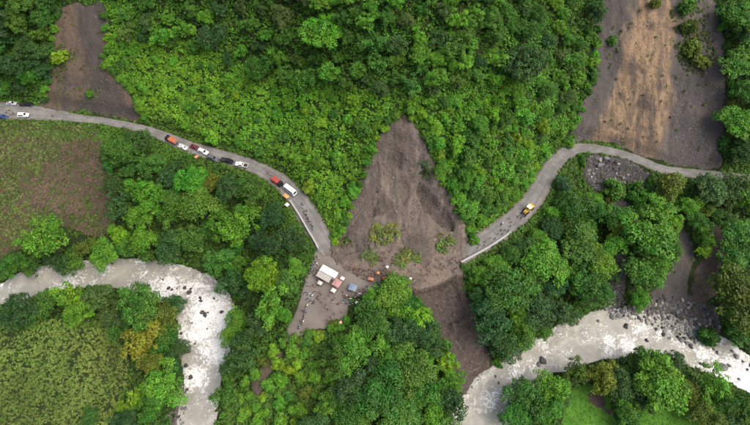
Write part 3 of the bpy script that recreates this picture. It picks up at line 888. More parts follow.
# things by the road that the photograph shows clear of foliage: px, py, radius
KEEP = [(12, 103, 8), (27, 104, 8), (172, 142, 6), (183, 148, 5), (196, 150, 5), (204, 153, 5), (213, 159, 6), (228, 162, 7), (242, 166, 8), (277, 183, 6), (288, 194, 7), (287, 204, 4), (303, 216, 5), (312, 234, 5), (320, 250, 8),
        (310, 280, 9), (306, 300, 9), (302, 318, 7), (330, 275, 12), (352, 288, 9), (350, 300, 7), (336, 312, 12), (372, 272, 8), (390, 262, 6), (404, 280, 9), (430, 270, 14), (465, 260, 5), (490, 243, 8), (512, 226, 8), (528, 210, 8), (545, 185, 8), (575, 150, 8), (605, 160, 12), (640, 162, 8)]
def fill(pts, drange, cols, kinds, place, spacing=0.72, tries=3000, cap=200):
    a = np.array(pts, float)
    cnt = 0
    for k in range(tries):
        px = rt.uniform(a[:, 0].min(), a[:, 0].max()); py = rt.uniform(a[:, 1].min(), a[:, 1].max())
        if inside_px(pts, px, py) < 0: continue
        d = rt.uniform(*drange) * (0.75 + 0.5 * rt.random())
        if any((px - q[0]) ** 2 + (py - q[1]) ** 2 < ((d + q[2]) * 0.5 * spacing) ** 2 for q in PLACED): continue
        if any((px - q[0]) ** 2 + (py - q[1]) ** 2 < (d * .55 + q[2]) ** 2 for q in KEEP): continue
        c = cols[int(rt.integers(len(cols)))]; kd = kinds[int(rt.integers(len(kinds)))]
        if tree(px, py, d, c, kd, place, check=True) is None: continue
        PLACED.append((px, py, d)); cnt += 1
        if cnt >= cap: break
    return cnt
def hand(lst, place):
    for q in lst:
        tree(*q[:4], q[4] if len(q) > 4 else 'broad', place, label=q[5] if len(q) > 5 else None)
        PLACED.append((q[0], q[1], q[2]))

hand([(18, 310, 38, 'd', 'dome'), (45, 303, 27, 'm'), (68, 297, 30, 'l', 'loose'), (77, 313, 26, 'b'), (97, 297, 30, 'g', 'dome'), (110, 314, 24, 'g'),
      (138, 305, 46, 'm', 'dome', 'largest smooth dark dome crown in the left river bend'), (160, 318, 30, 'o'), (143, 341, 34, 'y', 'loose', 'yellow leaved tree between crop field and left rapids'), (165, 337, 32, 'm'),
      (162, 383, 36, 'b'), (138, 396, 20, 'l', 'loose'), (152, 407, 26, 'm'), (178, 349, 18, 'd'), (174, 306, 24, 'd', 'dome'), (126, 409, 15, 'l'), (150, 362, 24, 'o'), (172, 366, 20, 'd'), (30, 322, 16, 'm'), (118, 330, 18, 'm'), (124, 420, 20, 'd'), (90, 418, 16, 'm')], 'beside the left crop field')
hand([(45, 238, 44, 'b', 'broad', 'broad bright green tree at the fallow field foot'), (75, 262, 24, 'm'), (105, 256, 26, 'b'), (125, 246, 26, 'm'), (60, 264, 24, 'd'), (30, 266, 24, 'm'), (12, 264, 24, 'm'), (88, 246, 20, 'o'), (118, 234, 20, 'l')], 'above the left river bank')
hand([(262, 273, 42, 'l', 'dome', 'rounded lime green crown left of the lot'), (235, 224, 44, 'b'), (200, 205, 40, 'm'), (172, 245, 36, 'd'), (150, 165, 34, 'm'), (285, 240, 30, 'd'), (250, 190, 32, 'm'), (120, 150, 28, 'm'), (190, 180, 30, 'b'), (218, 262, 30, 'm'), (296, 268, 18, 'b'), (140, 215, 30, 'b'), (190, 240, 30, 'm')], 'in wood below left road')
hand([(392, 292, 34, 'b', 'broad', 'bright green tree just below the crowd on the landslide'), (370, 318, 34, 'm'), (417, 318, 24, 'l', 'loose', 'lime green tree at the left edge of the lower mud'), (447, 364, 22, 'l', 'loose', 'yellow green tree overhanging the lower mud near the river'), (400, 330, 34, 'd'), (360, 345, 36, 'b'), (410, 365, 38, 'm'), (430, 395, 36, 'm'), (380, 390, 40, 'm'), (352, 385, 34, 'd'), (430, 342, 26, 'd'), (345, 412, 34, 'm'), (400, 415, 32, 'm')], 'in wood below the lot')
hand([(510, 288, 50, 'm', 'dome', 'large rounded dark crown right of the lower mud'), (490, 320, 40, 'd'), (545, 262, 42, 'b'), (580, 245, 42, 'm'), (545, 310, 38, 'd'), (590, 285, 40, 'm'), (485, 275, 26, 'b'), (575, 205, 30, 'm'), (505, 345, 26, 'd'), (525, 335, 30, 'm'), (612, 215, 36, 'm'), (600, 262, 36, 'b')], 'in wood below right road')
hand([(671, 186, 26, 'o', 'column', 'narrow olive tree standing at the right road edge'), (650, 236, 46, 'b'), (660, 208, 36, 'b'), (712, 188, 42, 'g', 'dome', 'broad grey green crown overhanging the road at right'), (737, 184, 32, 'g'), (690, 206, 22, 'b'), (700, 222, 22, 'm'), (640, 268, 38, 'm'), (745, 236, 40, 'm'), (740, 292, 50, 'o'), (706, 338, 20, 'm', 'shrub', 'green bush on the rocky islet in the rapids'), (640, 300, 18, 'b'), (662, 262, 26, 'b'), (735, 262, 30, 'm'), (748, 330, 36, 'm'), (615, 190, 22, 'm', 'shrub'), (636, 195, 22, 'm', 'shrub'), (625, 225, 26, 'o')], 'by the far right gullies')
hand([(744, 60, 40, 'm'), (738, 120, 34, 'b'), (748, 90, 30, 'm'), (742, 152, 28, 'd'), (738, 15, 36, 'm'), (748, 30, 26, 'd'), (692, 48, 20, 'o', 'shrub'), (700, 62, 16, 'o', 'shrub'), (688, 28, 18, 'o', 'shrub'), (686, 8, 20, 'm', 'shrub'), (612, 42, 12, 'm', 'shrub'), (655, 5, 12, 'o', 'shrub')], 'beside the top right scar')
hand([(528, 397, 36, 'm'), (550, 386, 30, 'b'), (575, 374, 26, 'o'), (604, 376, 30, 'o'), (624, 386, 28, 'd'), (660, 380, 52, 'b', 'dome', 'largest bright green crown on the lower right river bank'), (640, 366, 30, 'm'), (692, 394, 28, 'o'), (716, 394, 34, 'b'), (737, 405, 30, 'm'), (626, 410, 24, 'm'), (748, 412, 24, 'd'), (705, 414, 26, 'o'), (548, 412, 24, 'm'), (515, 414, 26, 'm'), (560, 395, 18, 'd'), (630, 428, 20, 'm'), (675, 362, 20, 'd'), (645, 398, 22, 'd'), (725, 420, 26, 'd')], 'beyond the right river')
hand([(322, 30, 42, 'b', 'dome', 'pale rounded crown on a tall bare trunk in the upper forest')], 'in the upper forest')
hand([(60, 58, 16, 'l', 'shrub', 'lone lime green bush on the top left scar'), (90, 94, 10, 'm', 'shrub', 'small green bush low on the top left scar')], 'on the top left scar')
hand([(525, 62, 44, 'd', 'dome', 'large dark rounded crown right of the upper forest')], 'in the upper forest')
n1_ = fill([(-10, -15), (60, -15), (56, 20), (48, 60), (44, 92), (-10, 96)], (20, 30), 'ddmmdg', ['broad', 'broad', 'loose'], 'in the top left wood', 0.7, cap=24)
n2_ = fill([(110, -18), (600, -18), (592, 50), (572, 100), (545, 130), (500, 95), (440, 92), (390, 92), (330, 85), (250, 68), (180, 48), (120, 40)], (12, 25), 'mmbbmbbmgd', ['broad', 'loose', 'loose', 'broad', 'loose'], 'in the upper forest', 0.78, cap=140)
n5_ = fill([(106, 138), (140, 138), (200, 166), (255, 184), (285, 212), (312, 255), (298, 290), (280, 325), (262, 340), (228, 400), (222, 425), (228, 345), (238, 300), (210, 272), (160, 262), (110, 258), (112, 200)], (20, 32), 'mmbdmbdo', ['broad', 'broad', 'broad', 'dome', 'loose'], 'in wood below left road', 0.72, cap=60)
n6_ = fill([(352, 302), (375, 288), (400, 288), (425, 312), (446, 345), (455, 385), (452, 428), (310, 428), (335, 385), (338, 345)], (18, 30), 'mmbdmb', ['broad', 'broad', 'loose'], 'in wood below the lot', 0.7, cap=36)
n7_ = fill([(470, 264), (510, 240), (548, 208), (562, 184), (590, 196), (610, 205), (622, 240), (616, 285), (596, 303), (560, 322), (520, 342), (500, 352), (480, 318)], (18, 30), 'mmbdmb', ['broad', 'broad', 'dome'], 'in wood below right road', 0.7, cap=36)
n8_ = fill([(630, 200), (760, 180), (765, 350), (728, 330), (722, 290), (680, 250), (660, 290), (632, 300)], (16, 26), 'mmbgo', ['broad', 'loose'], 'by the far right gullies', 0.7, cap=14)
n9_ = fill([(728, -10), (765, -10), (765, 175), (732, 165), (732, 100)], (20, 30), 'mmbd', ['broad', 'loose'], 'beside the top right scar', 0.72, cap=10)
n3_ = fill([(404, 98), (560, 98), (562, 128), (540, 160), (522, 192), (472, 226), (458, 202), (438, 168), (430, 134)], (11, 20), 'bbmbml', ['shrub', 'shrub', 'broad', 'shrub'], 'on spur right of landslide', 0.76, cap=110)
n4_ = fill([(105, 45), (180, 52), (330, 88), (390, 100), (394, 116), (370, 158), (345, 214), (322, 203), (292, 170), (240, 148), (165, 122), (140, 110)], (8, 15), 'bblbbm', ['shrub'], 'on slope left of landslide', 1.25, cap=75)
n10_ = fill([(255, 350), (300, 338), (335, 335), (345, 350), (335, 390), (320, 425), (240, 425), (235, 400)], (8, 16), 'bbmol', ['shrub'], 'on slope under the lot', 1.05, cap=45)
def fringe(pts, n, drange, cols, place, out=2.5):
    """small bushes hanging over the rim of a bare patch"""
    q = catmull(pts, 6, False); cnt = 0
    for k in range(n * 3):
        if cnt >= n: break
        p = q[int(rt.integers(len(q)))]
        px, py = p[0] + rt.normal() * out, p[1] + rt.normal() * out
        d = rt.uniform(*drange)
        if any((px - u[0]) ** 2 + (py - u[1]) ** 2 < ((d + u[2]) * .3) ** 2 for u in PLACED[-40:]): continue
        tree(px, py, d, cols[int(rt.integers(len(cols)))], 'shrub', place); PLACED.append((px, py, d)); cnt += 1
fringe([(333, 244), (345, 218), (358, 188), (367, 160), (376, 138), (388, 120), (400, 112), (414, 120), (428, 138), (437, 160), (446, 184), (460, 200), (467, 218), (472, 240)], 60, (5, 10), 'bbmml', 'on the landslide rim', 1.8)
fringe([(466, 268), (474, 290), (484, 318), (492, 342), (498, 362)], 16, (6, 10), 'mdmb', 'on the lower mud right rim', 1.5)
fringe([(448, 376), (450, 358), (438, 338), (428, 318), (414, 300)], 14, (6, 10), 'mbbl', 'on the lower mud left rim', 1.5)
fringe([(602, 0), (594, 40), (594, 70), (582, 100), (570, 128), (568, 142)], 26, (7, 12), 'mbbm', 'on the right scar left rim', 2.0)
fringe([(718, 0), (726, 30), (729, 70), (731, 110), (725, 150)], 20, (7, 12), 'mbmo', 'on the right scar right rim', 2.0)
fringe([(58, 10), (52, 40), (49, 70), (44, 96)], 14, (7, 11), 'mdmb', 'on the left scar left rim', 1.5)
fringe([(106, 8), (109, 40), (108, 62), (126, 84), (138, 104), (146, 122)], 20, (6, 11), 'bbmb', 'on the left scar right rim', 1.8)
fringe([(584, 158), (586, 178), (604, 198), (614, 226), (612, 262)], 14, (6, 11), 'mbom', 'on the scree left rim', 2.0)
fringe([(652, 180), (644, 198), (632, 218), (628, 244)], 10, (6, 11), 'mbom', 'on the scree right rim', 1.8)
fringe([(286, 336), (294, 340), (310, 334), (330, 329), (346, 320)], 12, (5, 9), 'bmbo', 'on the lot lower rim', 1.2)
print("TREES", len(TREES), n1_, n2_, n5_, n6_, n7_, n8_, n9_, n3_, n4_, n10_)

# --- uprooted greenery carried down by the slide
def clump(px, py, spread, n, label, col):
    """one mat of fallen plants: leaf clumps and a shrub crown under one Empty"""
    x, y, z = at_px(px, py)
    e = link('uprooted_plant', None); e.location = (x, y, z)
    for i in range(n):
        a, rr = rt.uniform(0, 6.28), spread * math.sqrt(rt.random())
        dx, dy = rr * math.cos(a) * 1.25, rr * math.sin(a) * 0.9
        c = link('foliage', BANANA[int(rt.integers(4))], e); c.location = (dx, dy, ground(x + dx, y + dy) - z); c.rotation_euler = (rt.normal() * 0.35, rt.normal() * 0.35, rt.uniform(0, 6.28)); s = rt.uniform(0.42, 0.7); c.scale = (s, s, s)
        c.color = jitcol(col, rt, 0.15)
    for i in range(max(2, n // 4)):
        c = link('branch_crown', ARCH['shrub'][int(rt.integers(6))][0], e); a, rr = rt.uniform(0, 6.28), spread * 0.8 * rt.random()
        dx, dy = rr * math.cos(a), rr * math.sin(a)
        c.location = (dx, dy, ground(x + dx, y + dy) - z - 0.2); c.rotation_euler = (0, 0, rt.uniform(0, 6.28)); s = rt.uniform(0.14, 0.26); c.scale = (s, s, s * 0.7); c.color = jitcol(col, rt, 0.15)
    for i in range(3):
        a = rt.uniform(0, 6.28); L = rt.uniform(2, 4.5); dx, dy = rt.normal() * spread * 0.5, rt.normal() * spread * 0.4
        V, F = tube([(0, 0, 0.15), (L * 0.5 * math.cos(a), L * 0.5 * math.sin(a), 0.3), (L * math.cos(a), L * math.sin(a), 0.2)], [0.14, 0.11, 0.05], 6)
        t = link('stem', np_mesh('stem', V, F, mat='bark'), e); t.location = (dx, dy, ground(x + dx, y + dy) - z + 0.1); t.color = (0.16, 0.13, 0.1, 1)
    tag(e, label, 'uprooted plants', 'plants left standing on the landslide')
clump(384, 232, 4.2, 24, "largest patch of pale green leaves lying mid landslide", (0.115, 0.15, 0.03))
clump(407, 259, 3.4, 20, "leafy patch on the landslide right of the crowd", (0.095, 0.135, 0.028))
clump(445, 243, 2.8, 13, "small leafy patch near the right road's broken end", (0.095, 0.13, 0.028))
clump(370, 258, 2.4, 11, "small leafy patch just above the crowd by the lot", (0.075, 0.11, 0.024))
clump(345, 240, 1.8, 6, "sparse tuft of leaves at the landslide's left edge by the road", (0.07, 0.10, 0.028))
clump(425, 172, 1.8, 6, "tuft of torn leaves high on the landslide's right edge", (0.04, 0.07, 0.02))

# --- ground cover nobody could count
def cover(name, polys, dens, K, leaf, rad, hgt, col, label, cat, mode='dome', seed=1, avoid=True, keepfn=None, tintbias=0.0, bump=0.5, lift=None):
    lift = (0.12 if avoid else 0.24) if lift is None else lift
    r = np.random.default_rng(seed)
    PX, PY = [], []
    for poly in polys:
        a = np.array(poly); w_, d_ = np.ptp(a[:, 0]), np.ptp(a[:, 1])
        n = int(dens * w_ * d_)
        x = a[:, 0].min() + r.random(n) * w_; y = a[:, 1].min() + r.random(n) * d_
        m = poly_sd(x, y, poly) > 0
        x, y = x[m], y[m]
        if avoid:
            m = np.ones(len(x), bool)
            for bp, mg in BARE:
                m &= poly_sd(x, y, bp) + fbm(x, y, 4, 3, 50) * 1.5 < mg
            for R in (RL, RR):
                d, t = seg_dist(x, y, R); m &= d - road_val(R, t, 3) > 0.1
            for rp in (RLW, RRW):
                m &= poly_sd(x, y, rp) < -1.3
            x, y = x[m], y[m]
        if keepfn is not None:
            m = r.random(len(x)) < keepfn(x, y); x, y = x[m], y[m]
        PX.append(x); PY.append(y)
    x = np.concatenate(PX); y = np.concatenate(PY); n = len(x)
    z = h(x, y) + lift + bump * np.maximum(0, fbm(x, y, 4.5, 3, seed + 9) + 0.4)
    rr = rad * r.uniform(0.6, 1.4, n)
    base = np.repeat(np.c_[x, y, z], K, 0); R_ = np.repeat(rr, K)[:, None]
    m = n * K
    tb = np.repeat(np.clip(0.5 + 0.16 * r.normal(size=n) + 0.25 * fbm(x, y, 9, 3, seed + 4) + tintbias, 0, 1), K)
    hb = np.repeat(np.clip(0.5 + 0.25 * fbm(x, y, 14, 3, seed + 5) + 0.1 * r.normal(size=n), 0, 1), K)
    if mode == 'dome':
        d = unit(r.normal(size=(m, 3))); d[:, 2] = np.abs(d[:, 2])
        C = base + d * np.array([1, 1, hgt / rad]) * R_ * r.uniform(0.5, 1.05, (m, 1))
        N = unit(d * 0.6 + np.array([0, 0, 0.6]) + r.normal(size=(m, 3)) * 0.35)
        Ls = leaf * r.uniform(0.65, 1.4, m)
        V, F = leaf_quads(C, N, Ls * 1.3, Ls * 0.8, r, 0.15)
    else:
        a = r.uniform(0, 6.2832, m); el = r.uniform(0.25, 1.25, m)
        d = np.c_[np.cos(a) * np.cos(el), np.sin(a) * np.cos(el), np.sin(el)]; s = np.c_[-np.sin(a), np.cos(a), 0 * a]
        L = (leaf * r.uniform(0.6, 1.4, m))[:, None]; wv = L * 0.13
        c0 = base + np.c_[r.normal(size=(m, 2)) * 0.12 * rad, np.zeros(m)]
        md = c0 + d * L * 0.55 * np.array([1, 1, hgt]); tp = c0 + d * L * np.array([1.15, 1.15, hgt * 0.62])
        V = np.stack([c0, md + s * wv, tp, md - s * wv], 1).reshape(-1, 3); F = np.arange(4 * m).reshape(-1, 4)
    T = np.clip(tb + r.normal(size=m) * 0.14, 0, 1)
    o = link(name, np_mesh(name, V, F, {"tint": rep4(T), "hue": rep4(np.clip(hb + r.normal(size=m) * 0.06, 0, 1))}, smooth=False, mat="leaf"))
    o.color = (*col, 1)
    tag(o, label, cat, kind="stuff")
    print(name, n, len(F))
    return o
SLOPE_L = reg([(105, -10), (180, 40), (330, 85), (395, 95), (402, 118), (390, 122), (368, 158), (345, 216), (336, 236), (318, 205), (290, 172), (240, 148), (160, 121), (132, 108), (108, 65)], 3)
cover("slope_thicket", [SLOPE_L], 1.7, 16, 0.46, 0.8, 0.8, (0.115, 0.28, 0.016), "bright green thicket of tall grass and vines left of the landslide", "thicket", seed=11, bump=0.7)
SPUR = reg([(395, 85), (560, 80), (580, 120), (560, 140), (540, 165), (525, 196), (475, 232), (462, 215), (438, 168), (425, 130)], 3)
cover("slope_thicket", [SPUR], 1.2, 15, 0.5, 0.9, 0.85, (0.08, 0.22, 0.015), "green thicket of leafy shrubs on the spur right of the landslide", "thicket", seed=12, bump=0.7)
UP = reg([(-60, -60), (720, -60), (600, 30), (575, 110), (500, 95), (400, 95), (330, 90), (180, 50), (110, 20), (50, 60), (42, 105), (-40, 105)], 3)
WOODS = [reg([(100, 124), (150, 138), (200, 160), (255, 178), (290, 205), (322, 250), (305, 290), (290, 335), (230, 430), (215, 430), (235, 300), (170, 262), (30, 262), (80, 245), (122, 225), (112, 170)], 3),
         reg([(340, 300), (390, 280), (425, 300), (455, 350), (450, 400), (440, 450), (220, 450), (240, 395), (290, 335)], 3),
         reg([(462, 262), (510, 235), (545, 205), (570, 160), (650, 175), (690, 180), (800, 185), (800, 380), (740, 345), (690, 300), (600, 315), (520, 350), (485, 365), (465, 300)], 3),
         reg([(500, 430), (520, 395), (600, 362), (650, 355), (720, 380), (800, 410), (800, 470), (500, 470)], 3),
         reg([(-40, 312), (60, 288), (130, 290), (178, 320), (182, 380), (170, 450), (100, 450), (125, 380), (110, 330), (-40, 335)], 3),
         reg([(725, -40), (800, -40), (800, 190), (715, 172), (730, 100)], 3)]
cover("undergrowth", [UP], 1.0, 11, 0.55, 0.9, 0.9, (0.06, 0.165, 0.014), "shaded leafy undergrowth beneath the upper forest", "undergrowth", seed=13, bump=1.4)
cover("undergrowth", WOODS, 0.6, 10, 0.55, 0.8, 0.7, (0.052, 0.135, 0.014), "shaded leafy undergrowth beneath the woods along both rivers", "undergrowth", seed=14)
GRASSY = reg([(250, 352), (285, 338), (300, 330), (345, 322), (350, 345), (340, 395), (330, 440), (235, 440), (232, 410), (248, 385)], 3)
cover("grass_slope", [GRASSY], 1.0, 12, 0.5, 0.6, 0.5, (0.066, 0.128, 0.016), "rough green grass and weeds on the slope under the lot", "grass", seed=15)
cover("crop_plants", [CROP], 2.3, 11, 0.52, 0.6, 1.8, (0.185, 0.26, 0.055), "pale olive crop plants filling the field in the river bend", "crop", mode='blade', seed=16, avoid=False, bump=0.15, tintbias=0.0,
      keepfn=lambda x, y: np.clip(1.1 - 1.0 * np.maximum(0, fbm(x, y, 5, 3, 201) - 0.2), 0, 1))
green_f = zone([(-40, 115), (55, 118), (95, 130), (70, 150), (40, 165), (30, 210), (60, 226), (30, 240), (-40, 250)])
brown_f = zone([(40, 175), (75, 150), (96, 130), (110, 165), (118, 205), (70, 212), (30, 205)])
cover("fallow_weeds", [FALLOW], 1.3, 9, 0.6, 0.65, 0.5, (0.10, 0.13, 0.034), "patchy green weeds on the fallow field below the left road", "weeds", mode='dome', seed=17, avoid=False, bump=0.15,
      keepfn=lambda x, y: np.clip(0.06 + 0.72 * green_f(x, y, 4) - 0.95 * brown_f(x, y, 4) + 0.5 * fbm(x, y, 5, 3, 211), 0, 1))
cover("dry_stalks", [FALLOW], 2.6, 9, 0.6, 0.6, 0.5, (0.16, 0.112, 0.08), "dry brown stalks lying on the fallow field", "dry stalks", mode='blade', seed=18, avoid=False, bump=0.1,
      keepfn=lambda x, y: np.clip(0.22 + 0.75 * brown_f(x, y, 4) + 0.35 * fbm(x, y, 5, 3, 213), 0, 1))
cover("meadow_grass", [MEADOW, MEADOW2], 2.2, 7, 0.38, 0.4, 0.5, (0.08, 0.21, 0.018), "short bright grass in the two clearings at the bottom right", "grass", mode='blade', seed=19, avoid=False, bump=0.05,
      keepfn=lambda x, y: (poly_sd(x, y, DIRT) < 0) * 1.0)
EDGE = [(-160, 18), (160, 18), (160, 205), (-160, 205)]
cover("low_weeds", [EDGE], 0.62, 9, 0.46, 0.65, 0.45, (0.058, 0.118, 0.012), "low weeds fringing roads, banks and forest edges across the valley", "weeds", seed=23, bump=0.2)
def near_road(x, y):
    k = np.zeros(len(x))
    for R in (RL, RR):
        d, t = seg_dist(x, y, R); e_ = d - road_val(R, t, 3)
        k = np.maximum(k, (e_ > .5) * sstep(8, 5, e_))
    return k
cover("verge_weeds", [EDGE], 2.6, 8, 0.42, 0.5, 0.45, (0.066, 0.155, 0.014), "tangled green weeds on the verges and cuttings along both roads", "weeds", seed=25, bump=0.3, keepfn=near_road)
SCARS = [SCAR_R, SCAR_L, SCREE, GULLY_G, GULLY_R] + SMALL
patch_r = zone([(674, 10), (700, 5), (712, 60), (700, 75), (678, 66), (676, 40)])
patch_l = zone([(48, 48), (72, 46), (76, 66), (52, 70)]); patch_l2 = zone([(78, 100), (98, 82), (104, 90), (92, 104)])
cover("scar_weeds", SCARS, 0.8, 10, 0.55, 0.7, 0.6, (0.072, 0.105, 0.022), "thin weeds regrowing in patches on the older bare scars", "weeds", mode='dome', seed=20, avoid=False, bump=0.1,
      keepfn=lambda x, y: np.clip(0.03 + 0.85 * patch_r(x, y, 2) + 0.8 * patch_l(x, y, 2) + 0.7 * patch_l2(x, y, 1) + 0.6 * np.maximum(0, fbm(x, y, 6, 3, 221) - 0.42), 0, 1))

cover("branch_litter", [SLIDE], 0.5, 5, 0.9, 0.6, 0.25, (0.12, 0.09, 0.065), "broken twigs and roots littering the landslide", "branch litter", mode='blade', seed=24, avoid=False, bump=0.0, lift=0.75,
      keepfn=lambda x, y: np.clip(0.05 + 0.9 * sstep(4, 0.5, poly_sd(x, y, SLIDE)) * (fbm(x, y, 6, 3, 231) > -0.2) + 0.8 * np.maximum(0, fbm(x, y, 5, 3, 233) - 0.35), 0, 1))

# ------------------------------------------------------------------ mesh pieces for built things
def pmesh(name, VF, mat, smooth=False):
    V, F = VF
    me = bpy.data.meshes.new(name)
    me.from_pydata([tuple(map(float, v)) for v in V], [], [tuple(map(int, f)) for f in F])
    if smooth:
        me.polygons.foreach_set("use_smooth", [True] * len(me.polygons))
    me.materials.append(MATS[mat]); me.update()
    return me
def box(cx, cy, cz, sx, sy, sz, ch=0.0):
    x, y, z = sx / 2, sy / 2, sz / 2
    if ch <= 0:
        V = [(cx + a * x, cy + b * y, cz + c * z) for c in (-1, 1) for a, b in ((-1, -1), (1, -1), (1, 1), (-1, 1))]
        return V, [(3, 2, 1, 0), (4, 5, 6, 7), (0, 1, 5, 4), (1, 2, 6, 5), (2, 3, 7, 6), (3, 0, 4, 7)]
    V, F = [], []
    for zz, k in ((-z, ch), (-z + ch, 0), (z - ch, 0), (z, ch)):      # four rings of eight
        X, Y = x - k, y - k
        for a, b in ((-X + ch, -Y), (X - ch, -Y), (X, -Y + ch), (X, Y - ch), (X - ch, Y), (-X + ch, Y), (-X, Y - ch), (-X, -Y + ch)):
            V.append((cx + a, cy + b, cz + zz))
    for r_ in range(3):
        for k in range(8):
            F.append((r_ * 8 + k, r_ * 8 + (k + 1) % 8, r_ * 8 + 8 + (k + 1) % 8, r_ * 8 + 8 + k))
    F += [tuple(range(7, -1, -1)), tuple(range(24, 32))]
    return V, F
def cyl(p0, p1, r0, r1=None, n=14, caps=True):
    r1 = r0 if r1 is None else r1
    V, F = tube([p0, p1], [r0, r1], n)
    if caps:
        F = list(F) + [tuple(range(n - 1, -1, -1)), tuple(range(n, 2 * n))]
    return V, F
def ring(c, axis, R, r, n=18, m=8):
    """torus about the y axis (axis 'y') centred at c"""
    V, F = [], []
    for i in range(n):
        a = 2 * math.pi * i / n
        for j in range(m):
            b = 2 * math.pi * j / m
            q = R + r * math.cos(b)
            V.append((c[0] + q * math.cos(a), c[1] + r * math.sin(b), c[2] + q * math.sin(a)))
    for i in range(n):
        for j in range(m):
            F.append((i * m + j, ((i + 1) % n) * m + j, ((i + 1) % n) * m + (j + 1) % m, i * m + (j + 1) % m))
    return V, F
def loft(secs):
    """closed sections with equal vertex counts, capped"""
    n = len(secs[0]); V = [v for s in secs for v in s]; F = []
    for i in range(len(secs) - 1):
        for k in range(n):
            k2 = (k + 1) % n
            F.append((i * n + k, (i + 1) * n + k, (i + 1) * n + k2, i * n + k2))
    F += [tuple(range(n)), tuple(range(len(V) - 1, len(V) - n - 1, -1))]
    return V, F
def pane(p, off=0.015, inset=0.1, th=0.012):
    """thin glass slab standing just proud of the quad p (four points)"""
    p = [np.array(q, float) for q in p]
    c = sum(p) / 4
    nrm = np.cross(p[1] - p[0], p[2] - p[0]); nrm = nrm / np.linalg.norm(nrm)
    q = [c + (a - c) * (1 - inset) for a in p]
    V = [a + nrm * (off - th) for a in q] + [a + nrm * off for a in q]
    return V, [(3, 2, 1, 0), (4, 5, 6, 7), (0, 1, 5, 4), (1, 2, 6, 5), (2, 3, 7, 6), (3, 0, 4, 7)]

def wheel(parent, x, y, r, w, cache={}):
    k = (round(r, 3), round(w, 3))
    if k not in cache:
        prof = [(0.62 * r, -w / 2), (0.92 * r, -w / 2), (r, -w * 0.32), (r, w * 0.32), (0.92 * r, w / 2), (0.62 * r, w / 2)]
        V, F = [], []; n = 18
        for i in range(n):
            a = 2 * math.pi * i / n
            V += [(q * math.cos(a), t, q * math.sin(a)) for q, t in prof]
        m = len(prof)
        for i in range(n):
            for j in range(m):
                F.append((i * m + j, i * m + (j + 1) % m, ((i + 1) % n) * m + (j + 1) % m, ((i + 1) % n) * m + j))
        cache[k] = (pmesh("tyre", (V, F), "rubber", True), pmesh("rim", join([cyl((0, -w * 0.4, 0), (0, w * 0.4, 0), r * 0.62), cyl((0, -w * 0.52, 0), (0, w * 0.52, 0), r * 0.18, n=8)]), "steel"))
    wh = link("wheel", cache[k][0], parent); wh.location = (x, y, r)
    link("rim", cache[k][1], wh)
    return wh

def section(x, w, z0, zs, wt, zt):
    """car cross-section at x: sill width w, shoulder height zs, top width wt, top height zt"""
    return [(x, -w * 0.9, z0), (x, -w, z0 + 0.18), (x, -w, zs - 0.06), (x, -w * 0.965, zs), (x, -wt, zt - 0.05), (x, -wt * 0.86, zt), (x, wt * 0.86, zt), (x, wt, zt - 0.05), (x, w * 0.965, zs), (x, w, zs - 0.06), (x, w, z0 + 0.18), (x, w * 0.9, z0)]

def place(o, px, py, dirpx, L=4.0, off=0.4, sink=0.0):
    x, y, z = hit(px, py, off)
    x2, y2, _ = hit(px + dirpx[0] * 6, py + dirpx[1] * 6, off)
    a = math.atan2(y2 - y, x2 - x)
    dx, dy = math.cos(a) * L * 0.32, math.sin(a) * L * 0.32
    zf, zb = ground(x + dx, y + dy), ground(x - dx, y - dy)
    p = math.atan2(zf - zb, L * 0.64)
    o.location = (x, y, (zf + zb) / 2 - sink); o.rotation_euler = (0, -p, a)
    return o

def car_shell(e, st, col, windows):
    secs = [section(*s) for s in st]
    body = link("body", pmesh("body", loft(secs), "car_paint", False), e); body.color = (*col, 1)
    for nm, i, k in windows:
        a, b = secs[i], secs[k]
        if nm == "windscreen" or nm == "rear_window":
            p = [a[5], a[6], b[6], b[5]]
            p = [p[0], p[3], p[2], p[1]]
            link(nm, pmesh(nm, pane(p, 0.02, 0.1), "car_glass"), e)
        else:
            for s in (0, 1):
                p = [a[3], b[3], b[4], a[4]] if s == 0 else [b[8], a[8], a[7], b[7]]
                link("side_window", pmesh("side_window", pane(p, 0.02, 0.14), "car_glass"), e)
    return secs
def lamps(e, xf, xr, w, z):
    for s in (-1, 1):
        link("headlight", pmesh("headlight", box(xf, s * w * 0.72, z, 0.1, w * 0.36, 0.16, 0.02), "lamp_glass"), e)
        link("tail_light", pmesh("tail_light", box(xr, s * w * 0.8, z + 0.08, 0.08, w * 0.2, 0.22, 0.02), "tail_glass"), e)
    link("front_bumper", pmesh("front_bumper", box(xf + 0.03, 0, z - 0.25, 0.2, w * 1.9, 0.2, 0.05), "dark_metal"), e)
    link("rear_bumper", pmesh("rear_bumper", box(xr - 0.03, 0, z - 0.22, 0.18, w * 1.85, 0.18, 0.05), "dark_metal"), e)
def mirrors(e, x, w, z, col):
    for s in (-1, 1):
        m = link("mirror", pmesh("mirror", box(x, s * (w + 0.1), z, 0.12, 0.2, 0.16, 0.03), "car_paint"), e); m.color = (*col, 1)

